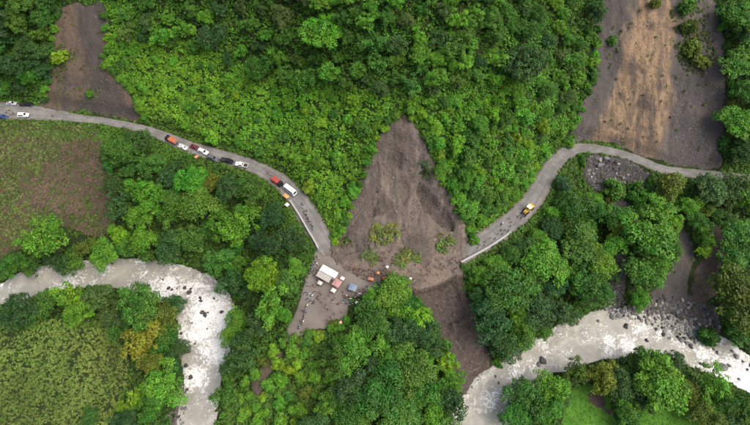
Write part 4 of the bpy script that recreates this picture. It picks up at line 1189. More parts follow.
def car(px, py, d, col, label, kind='car', bed=None):
    e = link({'car': 'car', 'pickup': 'pickup_truck', 'suv': 'off_road_car'}[kind], None)
    if kind == 'car':
        st = [(2.05, .62, .38, .62, .5, .66), (1.95, .78, .26, .72, .66, .78), (1.0, .84, .24, .9, .74, .95), (0.35, .85, .24, .93, .62, 1.42), (-0.75, .85, .24, .95, .62, 1.45), (-1.5, .84, .24, .96, .7, 1.04), (-2.0, .8, .28, .92, .66, .96), (-2.1, .7, .4, .8, .55, .84)]
        car_shell(e, st, col, [("windscreen", 3, 2), ("rear_window", 5, 4), ("side", 4, 3)])
        wb, r, w, L = 1.28, .31, .84, 4.2
        mirrors(e, 0.75, w, 1.0, col)
    elif kind == 'suv':
        st = [(2.2, .7, .5, .8, .6, .84), (2.1, .86, .38, .95, .76, 1.02), (1.05, .9, .36, 1.08, .82, 1.12), (0.5, .9, .36, 1.1, .72, 1.78), (-1.8, .9, .36, 1.1, .72, 1.8), (-2.15, .88, .38, 1.08, .78, 1.2), (-2.25, .8, .48, .95, .66, 1.0)]
        car_shell(e, st, col, [("windscreen", 3, 2), ("rear_window", 5, 4), ("side", 4, 3)])
        wb, r, w, L = 1.35, .37, .9, 4.5
        mirrors(e, 0.95, w, 1.18, col)
        for s in (-1, 1):
            link("roof_rail", pmesh("roof_rail", box(-0.6, s * 0.6, 1.84, 2.0, 0.05, 0.06), "dark_metal"), e)
    else:
        st = [(2.6, .7, .5, .82, .6, .86), (2.5, .86, .38, .96, .76, 1.02), (1.45, .9, .36, 1.06, .82, 1.1), (0.95, .9, .36, 1.08, .72, 1.7), (-0.35, .9, .36, 1.08, .72, 1.72), (-0.62, .9, .36, 1.06, .82, 1.12), (-0.66, .9, .36, 1.0, .82, 1.05)]
        car_shell(e, st, col, [("windscreen", 3, 2), ("rear_window", 5, 4), ("side", 4, 3)])
        bedm = join([box(-1.62, 0, .62, 1.86, 1.7, .12), box(-1.62, .84, .84, 1.86, .1, .5, .02), box(-1.62, -.84, .84, 1.86, .1, .5, .02), box(-2.54, 0, .84, .1, 1.78, .5, .02), box(-0.72, 0, .84, .08, 1.58, .5)])
        b_ = link("cargo_bed", pmesh("cargo_bed", bedm, "car_paint"), e); b_.color = (*col, 1)
        li = link("bed_liner", pmesh("bed_liner", box(-1.63, 0, .72, 1.7, 1.56, .06), "dark_metal"), b_)
        if bed is not None:
            V, F = sheet_mesh(1.7, 1.62, 1.14, 0.16, 5)
            cv = link("bed_cover", pmesh("bed_cover", ([(v[0] - 1.63, v[1], v[2]) for v in V], F), "tarp"), e); cv.color = (*bed, 1)
        wb, r, w, L = 1.6, .38, .9, 5.2
        mirrors(e, 1.35, w, 1.16, col)
    for x in (wb, -wb):
        for s in (-1, 1):
            wheel(e, x, s * (w - 0.08), r, 0.22)
    lamps(e, st[0][0] - 0.05, -2.12 if kind != 'pickup' else -2.6, w, 0.68 if kind == 'car' else 0.8)
    place(e, px, py, d, L)
    tag(e, label, 'pickup truck' if kind == 'pickup' else 'car', 'vehicles stopped on the left road')
    return e

def sheet_mesh(lx, ly, z, sag, n=6):
    """sagging rectangular sheet with thickness"""
    V, F = [], []
    for t in (0, -0.03):
        for j in range(n + 1):
            for i in range(n + 1):
                u, v = i / n * 2 - 1, j / n * 2 - 1
                V.append((u * lx / 2, v * ly / 2, z + sag * (1 - u * u * 0.9) * (1 - v * v) + 0.03 * math.sin(i * 2.1 + j) + t))
    m = (n + 1) ** 2
    for j in range(n):
        for i in range(n):
            a = j * (n + 1) + i
            F.append((a, a + 1, a + n + 2, a + n + 1)); F.append((m + a + n + 1, m + a + n + 2, m + a + 1, m + a))
    per = [i for i in range(n + 1)] + [(j + 1) * (n + 1) + n for j in range(n)] + [n * (n + 1) + n - 1 - i for i in range(n)] + [(n - 1 - j) * (n + 1) for j in range(n - 1)]
    for k in range(len(per)):
        a, b = per[k], per[(k + 1) % len(per)]
        F.append((b, a, m + a, m + b))
    return V, F

def lorry(px, py, d, cabcol, boxcol, label, L=6.4, boxh=2.0, group='vehicles stopped on the left road'):
    e = link("lorry", None); f = L / 2
    cab = [section(f, .86, .55, 1.25, .8, 1.32), section(f - .08, 1.0, .5, 1.3, .9, 1.4), section(f - .3, 1.02, .5, 1.32, .92, 2.25), section(f - 1.35, 1.02, .5, 1.32, .94, 2.3), section(f - 1.45, 1.0, .5, 1.3, .92, 2.2)]
    c = link("cab", pmesh("cab", loft(cab), "car_paint"), e); c.color = (*cabcol, 1)
    link("windscreen", pmesh("windscreen", pane([cab[2][5], cab[1][5], cab[1][6], cab[2][6]], .02, .08), "car_glass"), c)
    for s in (0, 1):
        a, b = cab[3], cab[2]
        p = [a[3], b[3], b[4], a[4]] if s == 0 else [b[8], a[8], a[7], b[7]]
        link("side_window", pmesh("side_window", pane(p, .02, .16), "car_glass"), c)
    link("chassis", pmesh("chassis", join([box(-.2, .4, .62, L - .5, .14, .2), box(-.2, -.4, .62, L - .5, .14, .2), box(-f + .2, 0, .6, .12, 1.9, .2)]), "dark_metal"), e)
    bl = L - 1.65
    g = link("cargo_box", pmesh("cargo_box", box(-f + bl / 2, 0, .8 + boxh / 2, bl, 2.1, boxh, .05), "tarp"), e); g.color = (*boxcol, 1)
    link("rear_door", pmesh("rear_door", join([box(-f - .015, .52, .8 + boxh / 2, .03, .98, boxh - .16), box(-f - .015, -.52, .8 + boxh / 2, .03, .98, boxh - .16)]), "steel"), g)
    for k in range(4):
        link("hoop", pmesh("hoop", box(-f + .3 + k * (bl - .6) / 3, 0, .8 + boxh + .03, .07, 2.14, .08), "dark_metal"), g)
    link("tie_strap", pmesh("tie_strap", join([box(-f + bl / 2, y, .8 + boxh + .015, bl - .1, .05, .05) for y in (-.6, .55)]), "rubber"), g)
    for x in (f - .95, -f + 1.2):
        for s in (-1, 1): wheel(e, x, s * .88, .42, .26)
    lamps(e, f, -f, .95, .78)
    place(e, px, py, d, L)
    tag(e, label, 'lorry', group)
    return e

def bus(px, py, d, col, label):
    e = link("minibus", None)
    st = [(2.75, .85, .5, 1.1, .75, 1.2), (2.65, .98, .38, 1.2, .86, 1.3), (2.35, 1.0, .36, 1.22, .86, 2.4), (2.0, 1.0, .36, 1.22, .88, 2.55), (-2.55, 1.0, .36, 1.22, .88, 2.55), (-2.72, 1.0, .36, 1.22, .86, 2.4), (-2.8, .96, .42, 1.2, .84, 1.4)]
    secs = [section(*s) for s in st]
    b_ = link("body", pmesh("body", loft(secs), "car_paint"), e); b_.color = (*col, 1)
    link("windscreen", pmesh("windscreen", pane([secs[2][5], secs[1][5], secs[1][6], secs[2][6]], .02, .06), "car_glass"), e)
    link("rear_window", pmesh("rear_window", pane([secs[6][5], secs[5][5], secs[5][6], secs[6][6]], .02, .12), "car_glass"), e)
    for k in range(4):
        x0, x1 = 1.9 - k * 1.1, 1.9 - k * 1.1 - 1.0
        for s in (-1, 1):
            p = [(x1, s * .966, 1.28), (x0, s * .966, 1.28), (x0, s * .885, 2.3), (x1, s * .885, 2.3)]
            if s > 0: p = [p[1], p[0], p[3], p[2]]
            link("side_window", pmesh("side_window", pane(p, .03, .06), "car_glass"), e)
    link("roof_hatch", pmesh("roof_hatch", box(-.4, 0, 2.58, .7, .7, .06, .02), "white_sheet_metal"), e)
    for x in (1.75, -1.75):
        for s in (-1, 1): wheel(e, x, s * .92, .38, .24)
    lamps(e, 2.72, -2.8, .95, .8); mirrors(e, 2.4, 1.0, 1.6, col)
    place(e, px, py, d, 5.6)
    tag(e, label, 'minibus', 'vehicles stopped on the left road')

WHITE, BLACK, RED, ORANGE, SILVER, NAVY, MAROON = (.72, .72, .70), (.012, .012, .014), (.34, .06, .045), (.44, .13, .06), (.34, .35, .36), (.03, .06, .16), (.12, .02, .025)
car(12, 104, (1, 0.03), SILVER, "pale grey car behind the black pickup at the left edge", 'car')
car(27, 105, (1, 0.03), BLACK, "black pickup parked on the upper road edge at far left", 'pickup', bed=None)
car(24, 116, (1, 0.0), WHITE, "white off road car in the road at far left", 'suv')
car(3, 117.5, (1, 0.0), NAVY, "dark blue car cut by the left edge of the picture", 'car')
lorry(172, 141.5, (-1, -0.55), BLACK, ORANGE, "small lorry with an orange red cargo box, uppermost in the queue", 5.2, 1.5)
car(183, 147.5, (-1, -0.5), WHITE, "white car right behind the orange red lorry", 'car')
car(195.5, 148, (1, 0.35), MAROON, "dark maroon car passing in the road middle of the queue", 'car')
car(203.5, 152.5, (1, 0.4), WHITE, "white off road car just behind the maroon car", 'suv')
car(213, 159, (1, 0.3), (.09, .1, .11), "dark grey car ahead of the black pickup in the queue", 'suv')
car(227.5, 161.5, (1, 0.22), BLACK, "black pickup right behind the white pickup", 'pickup')
car(242, 165.5, (-1, -0.2), WHITE, "white pickup with a dark empty bed, last before the curve", 'pickup')
lorry(277.5, 183, (1, 0.75), BLACK, RED, "short lorry with a red cargo box above the white minibus", 5.0, 1.4)
bus(290.5, 191.5, (1, 0.75), WHITE, "white minibus on the curve above the parapet wall")

# --- yellow digger-loader on the right road
def loader(px, py, d):
    e = link("wheel_loader", None)
    Y = (.55, .33, .03)
    rb = link("rear_body", pmesh("rear_body", loft([section(-2.4, .85, .7, 1.3, .7, 1.5), section(-2.2, .95, .6, 1.45, .8, 1.75), section(-.6, .95, .6, 1.5, .85, 1.8), section(-.3, .9, .6, 1.4, .8, 1.6)]), "car_paint"), e); rb.color = (*Y, 1)
    link("grille", pmesh("grille", box(-2.42, 0, 1.05, .06, 1.1, .5), "dark_metal"), rb)
    fb = link("front_frame", pmesh("front_frame", box(1.0, 0, .85, 1.8, 1.0, .7, .08), "car_paint"), e); fb.color = (*Y, 1)
    cab = link("cab", pmesh("cab", join([box(.0, 0, 1.7, 1.3, 1.4, .5, .05)] + [box(x, y, 2.35, .09, .09, 1.0) for x in (-.6, .6) for y in (-.65, .65)]), "car_paint"), e); cab.color = (*Y, 1)
    link("cab_roof", pmesh("cab_roof", box(0, 0, 2.92, 1.75, 1.75, .16, .06), "roof_cream"), cab)
    for y in (-.66, .66): link("side_window", pmesh("side_window", box(0, y, 2.36, 1.08, .03, .86), "car_glass"), cab)
    for x in (-.61, .61): link("windscreen", pmesh("windscreen", box(x, 0, 2.36, .03, 1.16, .86), "car_glass"), cab)
    for s in (-1, 1):
        a = link("lift_arm", pmesh("lift_arm", join([tube([(.6, s * .5, 1.55), (1.7, s * .5, 1.3), (2.5, s * .5, .6)], [.13, .15, .12], 6)]), "car_paint"), e); a.color = (*Y, 1)
        link("hydraulic_ram", pmesh("hydraulic_ram", cyl((.8, s * .3, 1.0), (2.3, s * .3, .95), .06, .06, 8), "steel"), e)
    prof = [(2.5, .95), (2.55, .35), (2.9, .12), (3.4, .1), (3.42, .16), (2.95, .2), (2.68, .42), (2.6, .95)]
    V = [(x, -1.2, z) for x, z in prof] + [(x, 1.2, z) for x, z in prof]; n = len(prof)
    F = [(k, (k + 1) % n, n + (k + 1) % n, n + k) for k in range(n)] + [tuple(range(n - 1, -1, -1)), tuple(range(n, 2 * n))]
    sides = join([(V, F), box(2.85, 1.19, .45, .62, .05, .6), box(2.85, -1.19, .45, .62, .05, .6)])
    link("bucket", pmesh("bucket", sides, "dark_metal"), e)
    for x in (-1.5, 1.3):
        for s in (-1, 1): wheel(e, x, s * .95, .66, .48)
    link("exhaust", pmesh("exhaust", cyl((-1.5, .4, 1.7), (-1.5, .4, 2.5), .06, .06, 8), "dark_metal"), e)
    place(e, px, py, d, 5.0)
    tag(e, "yellow wheel loader with a cream cab roof on the right road", 'loader')
mat_paint("roof_cream", (.75, .68, .42), .5, .4, 0, .15)
loader(528, 210, (-1, 0.95))

# --- motorcycles
def moto_parts():
    P_ = {}
    P_["frame"] = ("dark_metal", join([tube([(.42, 0, .72), (.1, 0, .45), (-.25, 0, .42), (-.6, 0, .32)], [.035] * 4, 6), tube([(.42, 0, .72), (0, 0, .75), (-.45, 0, .78)], [.03] * 3, 6), box(.02, 0, .42, .34, .26, .3, .05)]))
    P_["fuel_tank"] = ("car_paint", loft([[(.34, a * .1, .82 + b * .07) for a, b in ((-1, -1), (-1, 1), (1, 1), (1, -1))], [(.16, a * .16, .84 + b * .11) for a, b in ((-1, -1), (-1, 1), (1, 1), (1, -1))], [(-.1, a * .12, .8 + b * .08) for a, b in ((-1, -1), (-1, 1), (1, 1), (1, -1))]]))
    P_["seat"] = ("seat_vinyl", loft([[(-.1, a * .1, .84 + b * .05) for a, b in ((-1, -1), (-1, 1), (1, 1), (1, -1))], [(-.4, a * .15, .83 + b * .06) for a, b in ((-1, -1), (-1, 1), (1, 1), (1, -1))], [(-.78, a * .11, .9 + b * .05) for a, b in ((-1, -1), (-1, 1), (1, 1), (1, -1))]]))
    P_["handlebar"] = ("steel", tube([(.36, -.36, 1.02), (.46, -.15, 1.0), (.46, .15, 1.0), (.36, .36, 1.02)], [.02] * 4, 6))
    P_["fork"] = ("steel", join([tube([(.46, s * .08, .98), (.7, s * .08, .3)], [.03, .03], 6) for s in (-1, 1)]))
    P_["headlight"] = ("lamp_glass", cyl((.5, 0, .9), (.62, 0, .88), .1, .09, 10))
    P_["exhaust"] = ("steel", tube([(.1, -.16, .35), (-.3, -.2, .3), (-.8, -.22, .42)], [.03, .05, .06], 7))
    P_["fender"] = ("car_paint", join([box(.7, 0, .64, .36, .12, .04, .015), box(-.72, 0, .72, .36, .14, .04, .015)]))
    w = join([ring((0, 0, 0), 'y', .25, .055, 16, 6)]); P_["wheel"] = ("rubber", w)
    P_["rim"] = ("steel", join([ring((0, 0, 0), 'y', .2, .02, 14, 4), box(0, 0, 0, .4, .02, .03), box(0, 0, 0, .03, .02, .4), cyl((0, -.05, 0), (0, .05, 0), .05, .05, 8)]))
    return {k: pmesh(k, v, m) for k, (m, v) in P_.items()}
MP = moto_parts()
MOTOS = []
def moto(px, py, ang, col, place_txt):
    e = link("motorcycle", None)
    for k, me in MP.items():
        if k in ("wheel", "rim"): continue
        c = link(k, me, e); c.color = (*col, 1)
    for x in (.7, -.62):
        wv = link("wheel", MP["wheel"], e); wv.location = (x, 0, .305); link("rim", MP["rim"], wv)
    x, y, z = at_px(px, py, .3)
    e.location = (x, y, z + .0); e.rotation_euler = (math.radians(8), 0, ang)
    MOTOS.append((e, px, py, col, place_txt))
rm = np.random.default_rng(5)
CN = {NAVY: 'navy blue', BLACK: 'black', RED: 'red', WHITE: 'white', SILVER: 'silver grey'}
MC = [NAVY, BLACK, BLACK, RED, SILVER, WHITE]
def mrow(lst, txt, ang, js=.25):
    for (a, b) in lst:
        moto(a, b, ang + rm.normal() * js, MC[int(rm.integers(len(MC)))], txt)
mrow([(306, 293), (309, 294.5), (312, 296), (308, 299), (311, 301), (314, 302), (318, 297), (316, 292)], "in the lot's left rows", 0.6)
mrow([(315, 260), (317, 263.5), (314, 266), (312, 270), (318, 258)], "at the lot's entrance", -0.9)
mrow([(305, 311), (304, 316), (303, 322), (299, 327), (307, 306)], "at the lot's lower left", 1.3)
mrow([(346, 296), (350, 299), (355, 297), (344, 301), (359, 294), (351, 304)], "below the blue canopy in the lot", 0.2, .6)
mrow([(303, 204), (307, 216), (305, 213), (309, 220), (313, 228)], "along the left parapet wall", -1.0)
mrow([(519, 216.5), (522, 217.5), (524, 214)], "in front of the yellow loader", 0.8)
mrow([(514, 198), (502, 224)], "beside the right road's inner edge", 0.8)

# --- people
def skin_eval(name, verts, edges, radii, mat, root=0, sub=1):
    me = bpy.data.meshes.new(name); me.from_pydata(verts, edges, [])
    o = bpy.data.objects.new(name, me); COL.objects.link(o)
    md = o.modifiers.new("skin", 'SKIN'); md.use_smooth_shade = True; md.branch_smoothing = 0.6
    ly = me.skin_vertices[0].data
    for i, r_ in enumerate(radii):
        ly[i].radius = (r_, r_) if not isinstance(r_, tuple) else r_
        ly[i].use_root = i == root
    if sub:
        sb = o.modifiers.new("sub", 'SUBSURF'); sb.levels = sub; sb.render_levels = sub
    dg = bpy.context.evaluated_depsgraph_get(); dg.update()
    nm = bpy.data.meshes.new_from_object(o.evaluated_get(dg)); nm.name = name
    nm.materials.clear(); nm.materials.append(MATS[mat])
    bpy.data.objects.remove(o)
    return nm
def person_arch(pose):
    stride, lift, el = pose
    # joints: z up, facing +x
    hip, kn, an = .92, .5, .08
    J = {"pel": (0, 0, .96), "bel": (0, 0, 1.12), "che": (.01, 0, 1.34), "nec": (0, 0, 1.48), "hea": (.015, 0, 1.6), "top": (.005, 0, 1.7)}
    for s, n in ((1, 'l'), (-1, 'r')):
        st = stride * s
        J["hip" + n] = (0, .09 * s, .9); J["kne" + n] = (st * .5 + .03, .1 * s, .5); J["ank" + n] = (st, .1 * s, .09); J["toe" + n] = (st + .16, .12 * s, .04)
        J["sho" + n] = (0, .18 * s, 1.41)
        a = -st * .9
        J["elb" + n] = (a * .5 - .02 + (.1 if lift else 0), (.27 + el * .08) * s, 1.14)
        J["wri" + n] = (a * .8 + .06 + (.26 if lift else 0), (.27 - el * .12) * s, .93 + (.25 if lift else 0))
        J["han" + n] = (a * .85 + .1 + (.32 if lift else 0), (.26 - el * .14) * s, .84 + (.3 if lift else 0))
    R_ = {"pel": (.13, .15), "bel": (.115, .14), "che": (.12, .16), "nec": .058, "hea": .095, "top": .075}
    for n in 'lr':
        R_.update({"hip" + n: .085, "kne" + n: .058, "ank" + n: .042, "toe" + n: .035, "sho" + n: .062, "elb" + n: .042, "wri" + n: .03, "han" + n: .036})
    E = [("pel", "bel"), ("bel", "che"), ("che", "nec"), ("nec", "hea"), ("hea", "top")]
    for n in 'lr':
        E += [("pel", "hip" + n), ("hip" + n, "kne" + n), ("kne" + n, "ank" + n), ("ank" + n, "toe" + n), ("che", "sho" + n), ("sho" + n, "elb" + n), ("elb" + n, "wri" + n), ("wri" + n, "han" + n)]
    def sub(keys, edges, grow, nm, mat, ov=None):
        keys = list(keys); ix = {k: i for i, k in enumerate(keys)}
        rr = []
        for k in keys:
            q = R_[k]; g = grow
            rr.append((q[0] + g, q[1] + g) if isinstance(q, tuple) else q + g)
        JJ = dict(J); JJ.update(ov or {})
        return skin_eval(nm, [JJ[k] for k in keys], [(ix[a], ix[b]) for a, b in edges if a in ix and b in ix], rr, mat)
    body = sub(J.keys(), E, 0, "body", "skin")
    # fingers, thumb, nose and ears joined to the body mesh
    bm = bmesh.new(); bm.from_mesh(body)
    def add(VF):
        V, F = VF; vs = [bm.verts.new(tuple(map(float, v))) for v in V]
        for f in F: bm.faces.new([vs[i] for i in f])
    for s, n in ((1, 'l'), (-1, 'r')):
        hx, hy, hz = J["han" + n]; wx, wy, wz = J["wri" + n]
        d = unit(np.array([hx - wx, hy - wy, hz - wz])); u = unit(np.cross(d, (0, 1, 0)) + 1e-6)
        for k in range(4):
            b0 = np.array([hx, hy, hz]) + u * (k - 1.5) * .021 + d * .02; Lf = (.06, .072, .068, .055)[k]
            add(tube([b0, b0 + d * Lf * .55, b0 + d * Lf + np.array([0, -s * .015, 0])], [.0095, .009, .006], 5))
        b0 = np.array([hx, hy, hz]) - d * .02 + u * .03
        add(tube([b0, b0 + u * .025 + d * .02, b0 + u * .03 + d * .05], [.011, .01, .007], 5))
        add(box(.01, s * .092, 1.6, .03, .015, .05))
    add(tube([(.1, 0, 1.625), (.118, 0, 1.595), (.1, 0, 1.585)], [.008, .014, .008], 5))
    bm.to_mesh(body); bm.free(); body.update()
    shirt = sub(["bel", "che", "shol", "shor", "elbl", "elbr", "pel"], E, .016, "shirt", "cloth", {"elbl": tuple((np.array(J["shol"]) + np.array(J["elbl"])) / 2), "elbr": tuple((np.array(J["shor"]) + np.array(J["elbr"])) / 2), "pel": (0, 0, 1.0)})
    tr = sub(["pel", "hipl", "hipr", "knel", "kner", "ankl", "ankr"], E, .012, "trousers", "cloth")
    hair = bpy.data.meshes.new("hair"); bm = bmesh.new(); bmesh.ops.create_icosphere(bm, subdivisions=2, radius=.105)
    bmesh.ops.delete(bm, geom=[v for v in bm.verts if v.co.z < -.01 + .05 * (v.co.x > .02) + .35 * max(0, v.co.x - .05)], context='VERTS')
    for v in bm.verts: v.co = (v.co.x * 1.04 - .006, v.co.y * .98, v.co.z * 1.12 + 1.625)
    bm.to_mesh(hair); bm.free(); hair.materials.append(MATS["hair"])
    return body, shirt, tr, hair
PA = [person_arch(q) for q in ((0.02, False, 0), (0.2, False, 0), (-0.16, False, .3), (0.05, True, .6))]
rp = np.random.default_rng(17)
SHIRT = {'white': (.75, .74, .72), 'orange': (.62, .2, .06), 'pink': (.6, .33, .3), 'red': (.45, .04, .04), 'blue': (.06, .14, .36), 'dark': (.03, .03, .035), 'grey': (.25, .25, .26), 'yellow': (.6, .5, .1)}
TROU = [(.03, .04, .08), (.02, .02, .022), (.1, .09, .075), (.05, .06, .1)]
SK = [(.22, .12, .07), (.16, .085, .05), (.28, .16, .1)]
PEOPLE = []
def person(px, py, shirt, txt, face=None):
    b_, s_, t_, h_ = PA[int(rp.integers(4))]
    x, y, z = at_px(px, py, .9)
    o = link("person", b_); o.color = (*SK[int(rp.integers(3))], 1)
    c = link("shirt", s_, o); c.color = (*SHIRT[shirt], 1)
    c = link("trousers", t_, o); c.color = (*TROU[int(rp.integers(4))], 1)
    link("hair", h_, o)
    o.location = (x, y, z - .005); o.rotation_euler = (0, 0, rp.uniform(0, 6.28) if face is None else face); k = rp.uniform(.97, 1.06); o.scale = (k, k, k)
    PEOPLE.append((o, px, py, shirt, txt))
def crowd(n, pts, cols, txt, mind=1.7):
    a = np.array(pts, float); got = []
    for k in range(900):
        if len(got) >= n: break
        px, py = rp.uniform(a[:, 0].min(), a[:, 0].max()), rp.uniform(a[:, 1].min(), a[:, 1].max())
        if inside_px(pts, px, py) < 0 or any((px - u) ** 2 + (py - v) ** 2 < mind ** 2 for u, v in got): continue
        got.append((px, py)); person(px, py, cols[int(rp.integers(len(cols)))], txt)
W_, O_, K_, D_, B_, R__, G_ = 'white', 'orange', 'pink', 'dark', 'blue', 'red', 'grey'
crowd(44, [(347, 264), (358, 268), (372, 270), (388, 268), (390, 276), (376, 280), (362, 279), (350, 272)], [O_, W_, W_, K_, W_, K_, O_, G_], "in the crowd above the lot", 1.5)
crowd(13, [(380, 252), (390, 251), (394, 262), (384, 266), (379, 260)], [W_, G_, D_, G_, O_], "between two leafy landslide patches")
crowd(20, [(393, 272), (402, 277), (414, 276), (415, 284), (404, 285), (395, 281)], [W_, W_, W_, W_, G_], "at the cut mud edge")
crowd(26, [(340, 291), (352, 295), (368, 284), (372, 292), (358, 301), (346, 305)], [W_, D_, W_, B_, K_, G_], "near the blue canopy")
crowd(18, [(305, 274), (318, 268), (322, 282), (320, 294), (304, 290)], [W_, K_, D_, G_], "in the lot's upper left")
crowd(12, [(325, 320), (342, 318), (342, 325), (328, 326)], [K_, W_, K_, R__], "at the lot's lower right")
crowd(12, [(310, 286), (338, 296), (346, 312), (330, 320), (312, 318)], [W_, K_, W_, G_, D_, B_], "around the lot's middle", 3)
crowd(12, [(412, 262), (440, 262), (452, 258), (452, 270), (440, 276), (416, 274)], [W_, D_, O_, G_], "on the bench by the right road", 3)
crowd(5, [(318, 298), (338, 296), (338, 310), (318, 310)], [W_, W_, D_], "in the lot's open middle", 5)
crowd(5, [(301, 310), (308, 305), (308, 322), (300, 326)], [W_, D_, G_], "among the lot's lower-left motorcycles")
crowd(7, [(299, 202), (306, 203), (312, 222), (316, 236), (309, 224)], [W_, B_, D_, W_], "beside the left parapet wall", 3.5)
crowd(5, [(451, 256), (457, 255), (457, 272), (451, 270)], [R__, O_, D_, W_], "at the right road's end", 3)
crowd(14, [(476, 246), (500, 231), (512, 221), (508, 233), (490, 242), (478, 250)], [D_, W_, D_, R__, G_], "walking on the right road", 3.5)
crowd(4, [(505, 215), (515, 203), (520, 207), (512, 222)], [D_, W_, G_], "near the yellow loader", 3.5)
for q in ((9, 110, 'yellow'), (10, 114.5, 'orange'), (13, 113.5, 'red'), (52.5, 116, 'dark'), (6, 112, 'white')): person(*q, "on the far left road")
for q in ((188, 150.5, 'white'), (191, 151.5, 'white'), (198, 151, 'pink'), (200.5, 150.5, 'white'), (208, 155, 'grey'), (220, 160, 'blue'), (268, 173, 'orange'), (271, 175, 'white'), (276, 177, 'white'), (179, 146, 'dark'), (195.5, 157, 'orange')): person(*q, "beside the left road queue")

# --- kiosk, canopies, walls
rr0 = np.random.default_rng(90)
def corrugated(lx, ly, slope, th=.02, pitch=.3):
    """sheet with ridges running down the slope (y)"""
    V, F = [], []; n = int(lx / pitch * 2)
    for i in range(n + 1):
        x = -lx / 2 + lx * i / n; dz = .05 if i % 2 else 0
        for y in (-ly / 2, ly / 2):
            V += [(x, y, dz + y * slope), (x, y, dz + y * slope - th)]
    for i in range(n):
        a, b = i * 4, i * 4 + 4
        F += [(a, b, b + 2, a + 2), (a + 1, a + 3, b + 3, b + 1), (a, a + 1, b + 1, b), (a + 2, b + 2, b + 3, a + 3)]
    F += [(0, 2, 3, 1), (n * 4, n * 4 + 1, n * 4 + 3, n * 4 + 2)]
    return V, F
def shift(VF, dx=0, dy=0, dz=0):
    return [(v[0] + dx, v[1] + dy, v[2] + dz) for v in VF[0]], VF[1]
def kiosk():
    e = link("kiosk", None)
    wl = link("wall", pmesh("wall", join([box(0, 1.35, 1.25, 6.0, .15, 2.6), box(0, -1.25, .55, 6.0, .15, 1.2), box(-2.93, .05, 1.25, .15, 2.45, 2.6), box(2.93, .05, 1.25, .15, 2.45, 2.6), box(-2.2, -1.25, 1.8, 1.3, .14, 1.3), box(2.2, -1.25, 1.8, 1.3, .14, 1.3)]), "plaster"), e)
    link("counter", pmesh("counter", box(0, -1.42, 1.2, 3.2, .5, .08), "wood"), e)
    link("door", pmesh("door", box(1.6, 1.45, 1.0, .9, .06, 2.0), "wood"), e)
    for x in (-1.6, .2):
        w = link("window", pmesh("window", box(x, 1.44, 1.6, .9, .05, .8), "car_glass"), e)
        link("sill", pmesh("sill", box(x, 1.5, 1.16, 1.1, .16, .07), "concrete"), w)
    rf = link("roof", pmesh("roof", shift(corrugated(6.4, 2.5, -.06), 0, .3, 2.72), "white_sheet_metal"), e)
    link("ridge_beam", pmesh("ridge_beam", box(0, 1.6, 2.5, 6.7, .1, .12), "wood"), rf)
    lt = link("lean_to_roof", pmesh("lean_to_roof", shift(corrugated(5.4, 2.3, .1), -.6, -2.15, 2.35), "grey_sheet_metal"), e)
    for x in (-3.1, -.6, 1.9): link("post", pmesh("post", cyl((x, -3.1, -.15), (x, -3.1, 2.22), .07, .07, 8), "wood"), e)
    place(e, 328.5, 272.5, (1, .55), 5, 2.4)
    e.rotation_euler[1] = 0
    tag(e, "kiosk with a long white metal roof and grey lean-to in the lot", 'kiosk')
kiosk()
def canopy(px, py, d, lx, ly, hgt, col, label):
    lx, ly = lx * .84, ly * .8
    e = link("canopy", None)
    V, F = sheet_mesh(lx, ly, hgt, .35)
    s = link("tarpaulin", pmesh("tarpaulin", (V, F), "tarp"), e); s.color = (*col, 1)
    for x in (-1, 1):
        for y in (-1, 1): link("post", pmesh("post", cyl((x * (lx / 2 - .1), y * (ly / 2 - .1), -.2), (x * (lx / 2 - .1), y * (ly / 2 - .1), hgt), .05, .05, 8), "wood"), e)
    link("table", pmesh("table", join([box(0, 0, .8, lx * .6, ly * .35, .06)] + [box(x * lx * .26, y * ly * .14, .38, .06, .06, .8) for x in (-1, 1) for y in (-1, 1)]), "wood"), e)
    place(e, px, py, d, lx, hgt)
    e.rotation_euler[1] = 0
    tag(e, label, 'canopy', 'canopies and stalls')
canopy(337, 283, (1, .55), 3.4, 3.6, 2.3, (.34, .18, .165), "faded pink red canopy right below the kiosk's white roof")
canopy(333.5, 290.5, (1, .6), 2.0, 1.8, 2.1, (.66, .5, .47), "small pale pink canopy below the pink red canopy")
canopy(353, 287.5, (1, .35), 3.3, 3.2, 2.3, (.15, .2, .25), "blue grey canopy right of the pink red canopy")
canopy(342.5, 278.5, (1, .5), 1.8, 1.5, 2.2, (.62, .6, .57), "little off-white canopy at the kiosk roof's right end")
canopy(320, 283, (1, .5), 2.0, 1.7, 2.1, (.5, .47, .42), "dusty grey canopy under the kiosk's lean-to side")
canopy(371, 279, (1, .25), 2.4, 1.5, 2.0, (.42, .16, .08), "low orange canopy at the edge of the crowd")
canopy(286, 196, (1, .8), 2.8, 1.9, 2.2, (.5, .27, .1), "orange brown canopy beside the white minibus")
canopy(287, 204.5, (1, .8), 1.7, 1.7, 2.1, (.66, .66, .63), "small white canopy outside the left parapet wall")
canopy(196, 156.5, (1, -.7), 1.8, 1.4, 1.9, (.5, .2, .1), "small orange canopy at the roadside below the queue")
